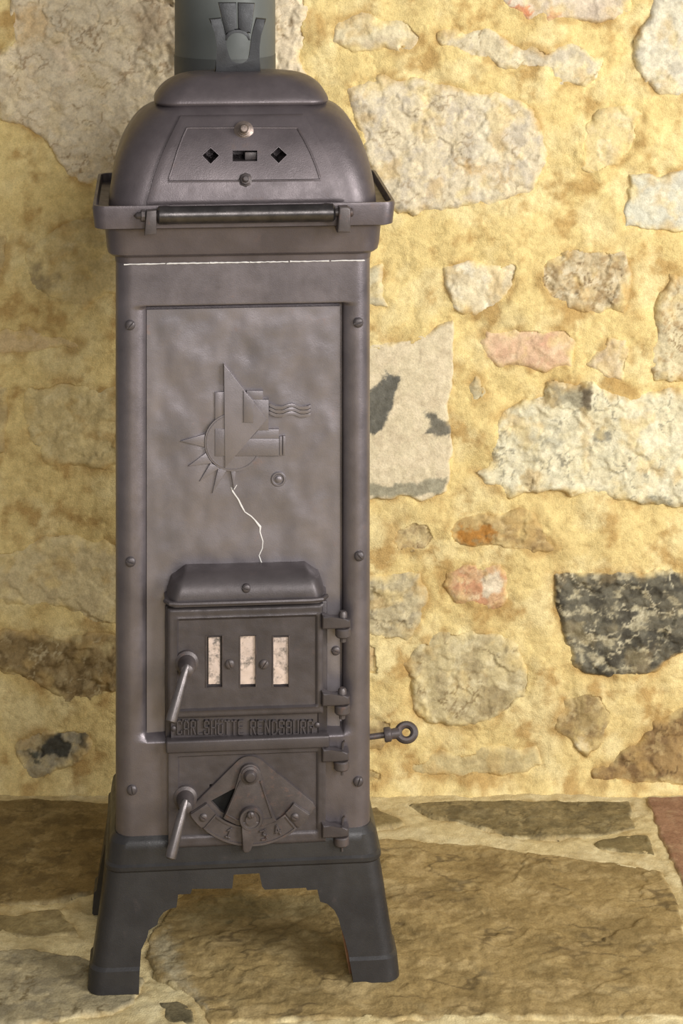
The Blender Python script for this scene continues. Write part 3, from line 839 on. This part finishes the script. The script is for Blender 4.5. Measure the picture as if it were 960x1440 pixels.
# lid and its handle
zl = hrows[-1][0]
LID = [(zl - .002, .1225, .0625, .186, .035), (zl + .001, .1255, .0595, .189, .036), (zl + .005, .1262, .0590, .190, .037), (zl + .013, .1225, .0625, .186, .04), (zl + .024, .114, .070, .178, .042), (zl + .034, .100, .081, .168, .04), (zl + .040, .082, .092, .157, .032), (zl + .0425, .055, .105, .145, .02)]
bm = bmesh.new(); add_loft(bm, spline_rows(LID, 4), nc=9)
lid = finish('lid', bm, M_HOOD, stove, 50)
YH = .122
def hp(pts): return [LP(a, b, YH) for a, b in pts]
bm = bmesh.new()
left_arm = [(293.5, 26.5), (310.5, 25), (314, 38), (317, 50), (318.5, 66), (320, 78), (324, 86), (331, 90), (341, 90), (348, 86), (350, 78), (352, 62), (354, 48), (357, 36), (360, 25), (374, 26.5), (370, 38), (366.5, 50), (364.5, 66), (364.5, 82), (367, 101), (301, 101), (305.5, 82), (305, 66), (302, 48), (298, 36)]
add_prism(bm, hp(left_arm)[::-1], YH - .007, YH + .007, .002)
handle = finish('lid_handle', bm, M_HANDLE, lid)
for pts in ([(306.5, 3.5), (332, 3.5), (332.4, 41), (324, 43), (317, 49)], [(334, 3.5), (358, 4.5), (352, 47), (345, 43), (334.4, 41)]):
    bm = bmesh.new(); add_prism(bm, hp(pts)[::-1], YH - .0065, YH + .0065, .002)
    finish('handle_grip', bm, M_HANDLE, lid)
bm = bmesh.new()
arch = [(316, 56), (317, 48.5), (322, 43.5), (329, 41), (337, 41), (344, 43), (349.5, 47.5), (352, 56), (349, 56), (346.5, 50), (342, 46.5), (336, 44.8), (330, 44.8), (324.5, 47), (320.5, 51), (319, 56)]
add_prism(bm, hp(arch)[::-1], YH - .0075, YH + .0075, .0008)
finish('handle_arch', bm, M_HANDLE, lid)

# ------------------------------------------------------------ fire door with canopy
def smooth_rect(X, Z, x0, x1, z0, z1, e):
    return sstep(0, e, X - x0) * sstep(0, e, x1 - X) * sstep(0, e, Z - z0) * sstep(0, e, z1 - Z)
YD = -.012
bm = bmesh.new()
cl, cz1 = LP(234, 796.5, .008); cr_, _ = LP(457, 797, -.02); cz0 = LP(343, 853, -.04)[1]
NXc, NZc = 60, 26
prof = []
for j in range(NZc + 1):
    t = j / NZc; prof.append(t)
rows = []
for t in prof:
    z = cz0 + (cz1 - cz0) * t
    if t < .12: out = .036
    else:
        q = (t - .12) / .88; out = .0335 * (1 - q ** 2.6) ** .62 + .001
    inset = .013 * max(0, (t - .15) / .85) ** 1.3
    row = []
    for i in range(NXc + 1):
        u = -1 + 2 * i / NXc; u = math.copysign(1 - (1 - abs(u)) ** 1.5, u)
        x = (cl + cr_) / 2 + u * ((cr_ - cl) / 2 + .003 * (t < .12) - inset)
        r = (1 - abs(u)) * (cr_ - cl) / 2
        k = min(1, r / .016); k = math.sqrt(max(0, 1 - (1 - k) ** 2))
        topround = .010 * max(0, abs(u) - .86) / .14 * max(0, t - .7) / .3
        row.append((x, .016 - (out + .016) * (.28 + .72 * k if t < .98 else .4 * k), z - topround))
    rows.append(row)
V = [[bm.verts.new(p) for p in r] for r in rows]
for j in range(NZc):
    for i in range(NXc):
        bm.faces.new((V[j][i], V[j][i + 1], V[j + 1][i + 1], V[j + 1][i]))
rim = V[0] + [r[-1] for r in V[1:]] + V[-1][:-1][::-1] + [r[0] for r in V[1:-1]][::-1]
bk = [bm.verts.new((v.co.x, .0165, v.co.z)) for v in rim]
for k in range(len(rim)):
    bm.faces.new((rim[k], bk[k], bk[(k + 1) % len(rim)], rim[(k + 1) % len(rim)]))
canopy = finish('door_canopy', bm, M_DOOR, stove, 40)
screw(346, 827.5, -.0326, canopy, s=.85, rot=.2)
bm = bmesh.new()
z = LP(343, 848, -.04)[1]
add_tube(bm, [(cl - .002, -.022, z), (cl + .005, -.0345, z), (cl + .02, -.0372, z), (0, -.0375, z), (cr_ - .02, -.0372, z), (cr_ - .005, -.0345, z), (cr_ + .002, -.022, z)], .0032, 8)
finish('canopy_lip', bm, M_DOOR, canopy)

# frame plate behind both doors
bm = bmesh.new()
fa = LP(232, 852, .004); fb = LP(466, 1040, .004)
add_box(bm, fa[0], fb[0] - .006, .004, .0165, fb[1], fa[1], .003)
finish('door_frame', bm, M_DOOR, stove)

dx0, dz1 = LP(235.5, 857, YD); dx1, dz0 = LP(454.5, 1004, YD)
rx0, rz1 = LP(248.5, 871, YD); rx1, rz0 = LP(446.5, 993, YD)
wins = [(289.5, 313), (337, 360), (383.5, 406.5)]
wrect = [(LP(a, 896, YD)[0], LP(b, 896, YD)[0], LP(a, 968, YD)[1], LP(a, 895.5, YD)[1]) for a, b in wins]
def door_y(X, Z):
    y = YD + .003 * smooth_rect(X, Z, rx0, rx1, rz0, rz1, .0022)
    y = y - .0012 * (smooth_rect(X, Z, rx0 - .003, rx1 + .003, rz0 - .003, rz1 + .003, .003) - smooth_rect(X, Z, rx0, rx1, rz0, rz1, .002))
    e = np.minimum(np.minimum(X - dx0, dx1 - X), np.minimum(Z - dz0, dz1 - Z))
    y = y + .003 * (1 - sstep(0, .003, e)) - fbm(X * 1000, Z * 1000, 22, 2, 431) * .0007
    for a, b, c, d in wrect:
        y = y + .006 * ((X > a) & (X < b) & (Z > c) & (Z < d))
    return y
bm = bmesh.new()
add_slab(bm, lines(dx0, dx1, .0022, [v for r in wrect for v in r[:2]]), lines(dz0, dz1, .0022, [v for r in wrect for v in r[2:]]), door_y, .006)
fire_door = finish('fire_door', bm, M_DOOR, stove, 40)
for a, b, c, d in wrect:
    bm = bmesh.new()
    add_slab(bm, lines(a + .0005, b - .0005, .003), lines(c + .0005, d - .0005, .003), lambda X, Z: YD + .0055 - fbm(X * 1000, Z * 1000, 9, 2, 445) * .0010, YD + .0085)
    finish('mica_pane', bm, M_MICA, fire_door, label='pale pinkish mica pane')
    bm = bmesh.new()
    add_tube(bm, [(a, YD + .0032, c), (b, YD + .0032, c), (b, YD + .0032, d), (a, YD + .0032, d)], .0011, 6, True)
    finish('window_edge', bm, M_RUST, fire_door)
screw(323, 934, YD + .003, fire_door, screw_rust, .95, 1.2)
screw(371, 934, YD + .003, fire_door, screw_rust, .95, -.9)

def lever_handle(px, py, tx, ty, parent):
    x, z = LP(px, py, YD); bm = bmesh.new()
    add_lathe(bm, [(.0175, -.006), (.0165, .001), (.0125, .0035), (.0115, .010), (.0100, .024), (.0085, .030), (.004, .033), (0, .0335)], (x, YD, z), n=24)
    h = finish('handle_boss', bm, M_RUST, parent)
    y1 = YD - .026; x1, z1 = LP(px + 1, py + 2, y1); y2 = YD - .050; x2, z2 = LP(tx, ty, y2)
    bm = bmesh.new(); a = Vector((x1, y1, z1)); b = Vector((x2, y2, z2)); d = (b - a); L = d.length
    add_lathe(bm, [(.0035, 0), (.0055, .004), (.0055, L * .2), (.0064, L * .28), (.0082, L - .008), (.0078, L - .002), (.005, L), (0, L + .0005)], a, d, 18)
    finish('handle_lever', bm, M_STEEL, parent, label='bright worn steel lever')
lever_handle(262.5, 932, 240, 1016, fire_door)

def hinge(px, ztop, zbot, parent, wire=False):
    y = -.010
    x, z1 = LP(px, ztop, y); _, z0 = LP(px, zbot, y)
    hh = z1 - z0; zm = (z0 + z1) / 2
    bm = bmesh.new()
    xa = LX(452, y)
    # door lug: strap running into an eye
    add_prism(bm, [(xa, zm - .001), (x, zm - .001), (x + .010, zm + .001), (x + .010, zm + .0125), (x, zm + .0135), (xa + .012, zm + .0135), (xa, zm + .020)], y - .009, y + .008, .003, 3)
    lug = finish('hinge_lug', bm, M_DOOR, parent)
    bm = bmesh.new()
    add_lathe(bm, [(.0095, 0), (.0110, .002), (.0110, .011), (.0095, .0125)], (x, y, zm - .0145), (0, 0, 1), 18)
    add_box(bm, x - .006, x + .009, y + .002, .022, zm - .0145, zm - .003, .002)
    finish('hinge_knuckle', bm, M_RUST, parent)
    bm = bmesh.new()
    if wire:
        add_tube(bm, [(x + .001, y, z0), (x, y, zm), (x + .002, y, z1), (x + .005, y - .001, z1 + .003)], .0017, 6)
    else:
        add_lathe(bm, [(.0045, 0), (.0045, hh - .012), (.0062, hh - .012), (.0062, hh - .003), (.004, hh), (0, hh)], (x, y, z0), (0, 0, 1), 10)
    finish('hinge_pin', bm, M_RUST, parent)
hinge(482, 859, 902, fire_door)
hinge(481, 967, 1010, fire_door)

# ------------------------------------------------------------ name plate with raised letters
YN = -.006
nx0, nz1 = LP(238.5, 1006.5, YN); nx1, nz0 = LP(450, 1038, YN)
bm = bmesh.new()
def np_y(X, Z):
    e = np.minimum(np.minimum(X - nx0, nx1 - X), np.minimum(Z - nz0, nz1 - Z))
    return YN + .002 * sstep(.0022, .0038, e) + .002 * (1 - sstep(0, .0015, e))
add_slab(bm, lines(nx0, nx1, .002), lines(nz0, nz1, .0011), np_y, .0075)
plate = finish('name_plate', bm, M_DOOR, stove, label='strip with raised lettering')
GL = {  # strokes on a 0..1 x 0..1 box
 'C': [[(1, .8), (1, 1), (0, 1), (0, 0), (1, 0), (1, .2)]], 'A': [[(0, 0), (0, .8), (.3, 1), (.7, 1), (1, .8), (1, 0)], [(0, .4), (1, .4)]],
 'R': [[(0, 0), (0, 1), (1, 1), (1, .52), (0, .52)], [(.45, .52), (1, 0)]], 'L': [[(0, 1), (0, 0), (1, 0)]],
 'S': [[(1, .8), (1, 1), (0, 1), (0, .53), (1, .53), (1, 0), (0, 0), (0, .2)]], 'H': [[(0, 0), (0, 1)], [(1, 0), (1, 1)], [(0, .5), (1, .5)]],
 'U': [[(0, 1), (0, 0), (1, 0), (1, 1)]], 'Ü': [[(0, .66), (0, 0), (1, 0), (1, .66)], [(.05, 1.04), (.05, .97)], [(.95, 1.04), (.95, .97)]],
 'T': [[(0, 1), (1, 1)], [(.5, 1), (.5, 0)]], 'E': [[(1, 1), (0, 1), (0, 0), (1, 0)], [(0, .52), (.8, .52)]],
 'N': [[(0, 0), (0, 1), (1, 0), (1, 1)]], 'D': [[(0, 0), (0, 1), (.7, 1), (1, .8), (1, .2), (.7, 0), (0, 0)]],
 'B': [[(0, 0), (0, 1), (1, 1), (1, .52), (0, .52)], [(1, .52), (1, 0), (0, 0)]], 'G': [[(1, .8), (1, 1), (0, 1), (0, 0), (1, 0), (1, .5), (.55, .5)]],
 '1': [[(.15, .72), (.6, 1), (.6, 0)], [(.2, 0), (1, 0)]], '3': [[(0, 1), (1, 1), (.4, .58), (1, .4), (1, .1), (.7, 0), (0, .05)]], '4': [[(.75, 0), (.75, 1), (0, .35), (1, .35)]],
}
def stroke_boxes(bm, a, b, th, yf, yb):
    ax, az = a; bx_, bz = b; dx, dz = bx_ - ax, bz - az; L = math.hypot(dx, dz) or 1e-9
    ux, uz = dx / L * th / 2, dz / L * th / 2; nx_, nz_ = -uz, ux
    pts = [(ax - ux + nx_, az - uz + nz_), (bx_ + ux + nx_, bz + uz + nz_), (bx_ + ux - nx_, bz + uz - nz_), (ax - ux - nx_, az - uz - nz_)]
    add_prism(bm, pts, yf, yb, th * .22, 1)
def letter(ch, x0, x1, z0, z1, th, yf, yb, parent, name='letter', mat=M_DOOR, rot=0):
    bm = bmesh.new(); cx, cz = (x0 + x1) / 2, (z0 + z1) / 2
    for st in GL[ch]:
        for a, b in zip(st, st[1:]):
            q = []
            for u, v in (a, b):
                x = x0 + th / 2 + u * (x1 - x0 - th); z = z0 + th / 2 + v * (z1 - z0 - th)
                dx, dz = x - cx, z - cz
                q.append((cx + dx * math.cos(rot) - dz * math.sin(rot), cz + dx * math.sin(rot) + dz * math.cos(rot)))
            stroke_boxes(bm, q[0], q[1], th, yf, yb)
    return finish(name, bm, mat, parent, 30)
def word(txt, pxa, pxb):
    n = len(txt); step = (pxb - pxa) / n
    for i, ch in enumerate(txt):
        a = LP(pxa + i * step + .7, 1033.5, YN); b = LP(pxa + (i + 1) * step - .9, 1012.5, YN)
        letter(ch, a[0], b[0], a[1], b[1], .0023, YN - .0014, YN + .004, plate)
word('CARLSHÜTTE', 247.5, 343); word('RENDSBURG', 350.5, 441)
for px, py in ((244, 1025), (446, 1020)):
    x, z = LP(px, py, YN); bm = bmesh.new()
    add_lathe(bm, [(.0038, -.004), (.0036, 0), (.002, .0012), (0, .0014)], (x, YN, z), n=12)
    finish('rivet', bm, M_DOOR, plate)

# ------------------------------------------------------------ ash door
ax0, az1 = LP(234.5, 1049, YD); ax1, az0 = LP(460, 1185, YD)
qx0, qz1 = LP(250, 1063.5, YD); qx1, qz0 = LP(447.5, 1171, YD)
hole_c = LP(316, 1128, YD)
def ash_y(X, Z):
    y = YD + .0032 * smooth_rect(X, Z, qx0, qx1, qz0, qz1, .0025)
    e = np.minimum(np.minimum(X - ax0, ax1 - X), np.minimum(Z - az0, az1 - Z))
    y = y + .003 * (1 - sstep(0, .003, e)) - fbm(X * 1000, Z * 1000, 20, 2, 471) * .0008
    return y + .011 * ((np.abs(X - hole_c[0]) < .021) & (np.abs(Z - hole_c[1]) < .024))
bm = bmesh.new()
add_slab(bm, lines(ax0, ax1, .0022, (hole_c[0] - .021, hole_c[0] + .021)), lines(az0, az1, .0022, (hole_c[1] - .024, hole_c[1] + .024)), ash_y, .004)
ash_door = finish('ash_door', bm, M_DOOR, stove, 40)
bm = bmesh.new()
a = LP(233, 1041, YD); b = LP(463, 1050, YD)
add_box(bm, a[0], b[0], YD - .005, .004, b[1], a[1], .003, 3)
finish('door_ledge', bm, M_DOOR, ash_door)
lever_handle(260.5, 1122, 239, 1208, ash_door)
hinge(480, 1044, 1090, ash_door, True)
hinge(480, 1150, 1197, ash_door, True)
bm = bmesh.new()
add_box(bm, hole_c[0] - .0205, hole_c[0] + .0205, YD + .0085, YD + .0105, hole_c[1] - .0235, hole_c[1] + .0235)  # black backing plate stands in for the unlit firebox behind the hole
finish('air_opening_dark', bm, M_OPENING_DARK, ash_door, label='sooty black plate painted as the dark depth of the air opening')

# air regulator
YR = YD - .001
PV = (351.4, 1087.5)
def polar(r, deg): return (PV[0] + r * math.sin(math.radians(deg)), PV[1] + r * math.cos(math.radians(deg)))
def P3(q, y): x, z = LP(q[0], q[1], y); return (x, y, z)
outl = [polar(101, a) for a in np.linspace(-57, 57, 31)] + [(444, 1136), (440, 1128)] + [(PV[0] + 24 * math.cos(t), PV[1] - 2 - 22 * math.sin(t)) for t in np.linspace(.75, math.pi - .75, 11)] + [(266, 1137)]
bm = bmesh.new(); add_prism(bm, [LP(a, b, YR) for a, b in outl][::-1], YR, YR + .008, .002)
reg = finish('air_regulator', bm, M_RUST, stove, 30)
cb = bmesh.new()
wedge = [polar(r, a) for r, a in ((30, -46), (68, -55), (68, -38), (66, -22), (34, -24))]
add_prism(cb, [LP(a, b, YR) for a, b in wedge][::-1], YR - .01, YR + .02)
boolean_cut(reg, cb)
def arc_plate(name, r0, r1, a0, a1, y0, y1, bev, mat=M_RUST, n=24):
    pts = [polar(r1, a) for a in np.linspace(a0, a1, n)] + [polar(r0, a) for a in np.linspace(a1, a0, n)]
    bm = bmesh.new(); add_prism(bm, [LP(a, b, YR) for a, b in pts][::-1], y0, y1, bev)
    return finish(name, bm, mat, reg, 30)
arc_plate('scale_band', 74, 100, -57, 57, YR - .003, YR + .004, .0012)
for a0, a1 in ((-56.5, -42), (42, 56.5)):
    arc_plate('band_end', 73, 101, a0, a1, YR - .0055, YR, .0015, n=8)
for r0, r1 in ((74, 77), (97.5, 100.5)):
    arc_plate('band_edge', r0, r1, -41, 41, YR - .0046, YR, .0006)
for a in (-40, 40):
    arc_plate('band_divider', 76, 98.5, a - .9, a + .9, YR - .0046, YR, .0005, n=3)
for ch, a in (('1', -20), ('3', 12.5), ('4', 26)):
    c = LP(*polar(87, a), YR)
    letter(ch, c[0] - .0045, c[0] + .0045, c[1] - .0075, c[1] + .0075, .0024, YR - .0056, YR, reg, 'numeral', M_STEEL if False else M_RUST, math.radians(a))
for px, py in ((286, 1149.5), (414.5, 1149)):
    screw(px, py, YR - .0055, reg, screw_rust, .8, .5)
flap = [(PV[0] + 15 * math.cos(t), PV[1] - 15 * math.sin(t)) for t in np.linspace(.1, math.pi - .1, 10)] + [(331, 1110), (313, 1147)] + [polar(r, a) for r, a in ((72, -30), (73, -15), (73.5, 0), (73.5, 15))] + [(389, 1153), (374, 1118)]
bm = bmesh.new(); add_prism(bm, [LP(a, b, YR) for a, b in flap], YR - .006, YR - .0005, .0015)
finish('regulator_flap', bm, M_RUST, reg, 30)
bm = bmesh.new()
fr = [(338, 1098), (318, 1145), (333, 1153), (352, 1155), (383, 1150), (366, 1098)]
add_tube(bm, [P3(q, YR - .0062) for q in fr], .0013, 6)
finish('flap_bead', bm, M_RUST, reg)
x, y, z = P3(PV, YR); bm = bmesh.new()
add_lathe(bm, [(.0125, 0), (.0125, .008), (.0095, .009), (.0085, .012), (.0060, .0145), (0, .0155)], (x, YR, z), n=20)
finish('pivot_rivet', bm, M_RUST, reg)
x, y, z = P3((352.5, 1147), YR); bm = bmesh.new()
add_lathe(bm, [(.0170, .004), (.0170, .010), (.0155, .0125), (.0125, .0125), (.0115, .0110), (.0085, .0110), (.0078, .0140), (0, .0145)], (x, YR, z), n=26)
knob = finish('pointer_knob', bm, M_RUST, reg)
bm = bmesh.new()
pt = [(338, 1155), (367, 1155), (362, 1170), (352.5, 1196), (349, 1199), (343, 1199), (340.5, 1195), (340.5, 1172)]
add_prism(bm, [LP(a, b, YR - .01) for a, b in pt][::-1], YR - .0115, YR - .0035, .002, 3)
finish('pointer', bm, M_RUST, reg)
screw(352.5, 1146.5, YR - .0145, reg, screw_rust, .7, 1.35)

# ------------------------------------------------------------ base and legs
def bz(py, y): return LZ(py, y)
zA = LZ(1174, 0); zM = LZ(1215.5, -.01); zS = LZ(1353, -.028)
rows = [(0.0, .2155, -.031, .253, .022), (.003, .2180, -.034, .256, .022), (zS - .004, .2150, -.031, .253, .022), (zS, .2115, -.0275, .2495, .022),
        (.10, .2015, -.0185, .2415, .022), (zM - .005, .1925, -.0105, .2345, .022), (zM - .002, .1945, -.0125, .2365, .023), (zM + .003, .1945, -.0125, .2365, .023), (zM + .006, .1915, -.0095, .2335, .023),
        (zA - .012, .1890, -.0075, .2315, .024), (zA - .004, .1875, -.0065, .2305, .024), (zA, .1845, -.0035, .2280, .024), (zA + .004, .1812, -.0005, .2255, .024)]
bm = bmesh.new(); add_loft(bm, rows, nc=8)
base = finish('base', bm, M_BASE, stove, 30)
cb = bmesh.new()
add_loft(cb, [(-.02, .2035, -.0195, .2415, .012), (.10, .1895, -.0065, .2295, .012), (zM - .004, .181, .001, .223, .012)], nc=3)
boolean_cut(base, cb)
arch = [(196, 1372), (198.5, 1336), (207, 1318), (209, 1308), (221, 1301), (223, 1292), (230, 1283), (239, 1278), (248, 1276), (250.5, 1258), (268, 1257), (270, 1250), (326.5, 1249.5), (328.5, 1230), (364.5, 1228), (368.5, 1247), (372, 1251), (430, 1248.5), (432, 1252), (446, 1251), (450, 1268), (460, 1271), (470, 1280), (476, 1292), (479, 1304), (485, 1322), (489, 1338), (496, 1376)]
def fy(z): return float(np.interp(z, [r[0] for r in rows], [r[2] for r in rows]))
ap = []
for a, b in arch:
    y = -.01
    for _ in range(4):
        x, z = LP(a, b, y); y = fy(max(z, 0))
    ap.append((x, z))
ap = [(ap[0][0] - .002, -.05)] + ap + [(ap[-1][0] + .003, -.05)]
cb = bmesh.new(); add_prism(cb, ap[::-1], -.1, .35)
boolean_cut(base, cb)
cb = bmesh.new()
sp = [(.035, -.05), (.032, .04), (.040, .075), (.052, .095), (.065, .12), (.085, .128), (.14, .128), (.158, .12), (.172, .095), (.184, .075), (.192, .04), (.189, -.05)]
a = [cb.verts.new((-.3, y, z)) for y, z in sp]; b = [cb.verts.new((.3, y, z)) for y, z in sp]
cb.faces.new(a); cb.faces.new(b[::-1])
for k in range(len(sp)): cb.faces.new((a[k], b[k], b[(k + 1) % len(sp)], a[(k + 1) % len(sp)]))
boolean_cut(base, cb)
zsplit = .118
src = bmesh.new(); src.from_mesh(base.data)
bmesh.ops.bisect_plane(src, geom=src.verts[:] + src.edges[:] + src.faces[:], plane_co=(0, 0, zsplit), plane_no=(0, 0, 1))
def sub_mesh(test):
    b2 = src.copy()
    bmesh.ops.delete(b2, geom=[f for f in b2.faces if not test(f.calc_center_median())], context='FACES')
    return b2
def raw(name, b2, parent):
    me = bpy.data.meshes.new(name); b2.to_mesh(me); b2.free()
    me.polygons.foreach_set('use_smooth', np.ones(len(me.polygons), bool)); me.set_sharp_from_angle(angle=math.radians(30))
    me.materials.append(M_BASE); o = bpy.data.objects.new(name, me); COL.objects.link(o); o.parent = parent
    return o
for sx in (-1, 1):
    for sy in (-1, 1):
        raw('leg', sub_mesh(lambda c: c.z < zsplit and c.x * sx > 0 and (c.y - .112) * sy > 0), stove)
top = sub_mesh(lambda c: c.z >= zsplit)
bpy.data.objects.remove(base, do_unlink=True)
raw('base', top, stove)
src.free()

M_ORANGE = iron_mat('orange_rust', srgb(150, 106, 78), srgb(176, 132, 100), srgb(96, 70, 56), rough=.7, metallic=0, scale=60)
front_right = [o for o in stove.children if o.name.startswith('leg') and sum(v.co.x for v in o.data.vertices) > 0 and sum(v.co.y - .112 for v in o.data.vertices) < 0][0]
bm = bmesh.new()
add_prism(bm, [LP(a, b, -.008) for a, b in ((480, 1308), (486, 1312), (492, 1345), (499, 1380), (494, 1384), (488, 1352))][::-1], -.008, -.003, .0008)
finish('inner_edge', bm, M_ORANGE, front_right, label='orange rusty inner edge')

# ------------------------------------------------------------ damper rod on the right side
YQ = .07
def q3(px, py): x, z = LP(px, py, YQ); return Vector((x, YQ, z))
a = q3(500, 1039); b = q3(540, 1033.5); c = q3(571, 1030)
bm = bmesh.new()
d = (b - a); L = d.length
add_lathe(bm, [(.0042, 0), (.0042, L), (.0095, L), (.0105, L + .002), (.0100, L + .009), (.0072, L + .011), (.0078, L + .022)], a, d, 16)
rod = finish('damper_rod', bm, M_RUST, stove)
bm = bmesh.new()
R1, r1 = .0105, .0052
rings = []
uu = (c - b).normalized(); vv = Vector((0, .55, .83)).normalized(); ww = uu.cross(vv).normalized(); vv = ww.cross(uu)
for i in range(28):
    t = 2 * math.pi * i / 28; dd = uu * math.cos(t) * 1.12 + vv * math.sin(t)
    rings.append([bm.verts.new(c + dd * R1 + (dd * math.cos(s) * r1 + ww * math.sin(s) * r1 * 1.15)) for s in np.linspace(0, 2 * math.pi, 10, endpoint=False)])
for i in range(28):
    p, q = rings[i], rings[(i + 1) % 28]
    for k in range(10): bm.faces.new((p[k], p[(k + 1) % 10], q[(k + 1) % 10], q[k]))
finish('rod_eye', bm, M_RUST, rod)

# ------------------------------------------------------------ stove pipe behind
YPI = .355
xa, _ = LP(245.5, 40, YPI); xb, _ = LP(387, 40, YPI)
pr = (xb - xa) / 2; pcx = (xa + xb) / 2
zj = LP(316, 76, YPI)[1]
pipe = bpy.data.objects.new('stove_pipe', None); COL.objects.link(pipe)
pipe.location = stove.location; pipe.rotation_euler = stove.rotation_euler
pipe['label'] = 'dark grey-green round flue pipe rising behind the stove hood'
pipe['category'] = 'flue pipe'
bm = bmesh.new()
add_lathe(bm, [(pr, 0), (pr, 1.0)], (pcx, YPI, zj - .01), (0, 0, 1), 48)
finish('upper_pipe', bm, M_PIPE, pipe)
bm = bmesh.new()
arc = [(pcx, YPI, zj), (pcx, YPI, zj - .262)] + [(pcx, YPI - .095 * (1 - math.cos(t)), zj - .262 - .095 * math.sin(t)) for t in np.linspace(.15, math.pi / 2, 10)] + [(pcx, YB + .0015, zj - .357)]
add_tube(bm, arc, pr * 1.008, 40)
finish('elbow', bm, M_SLEEVE, pipe)
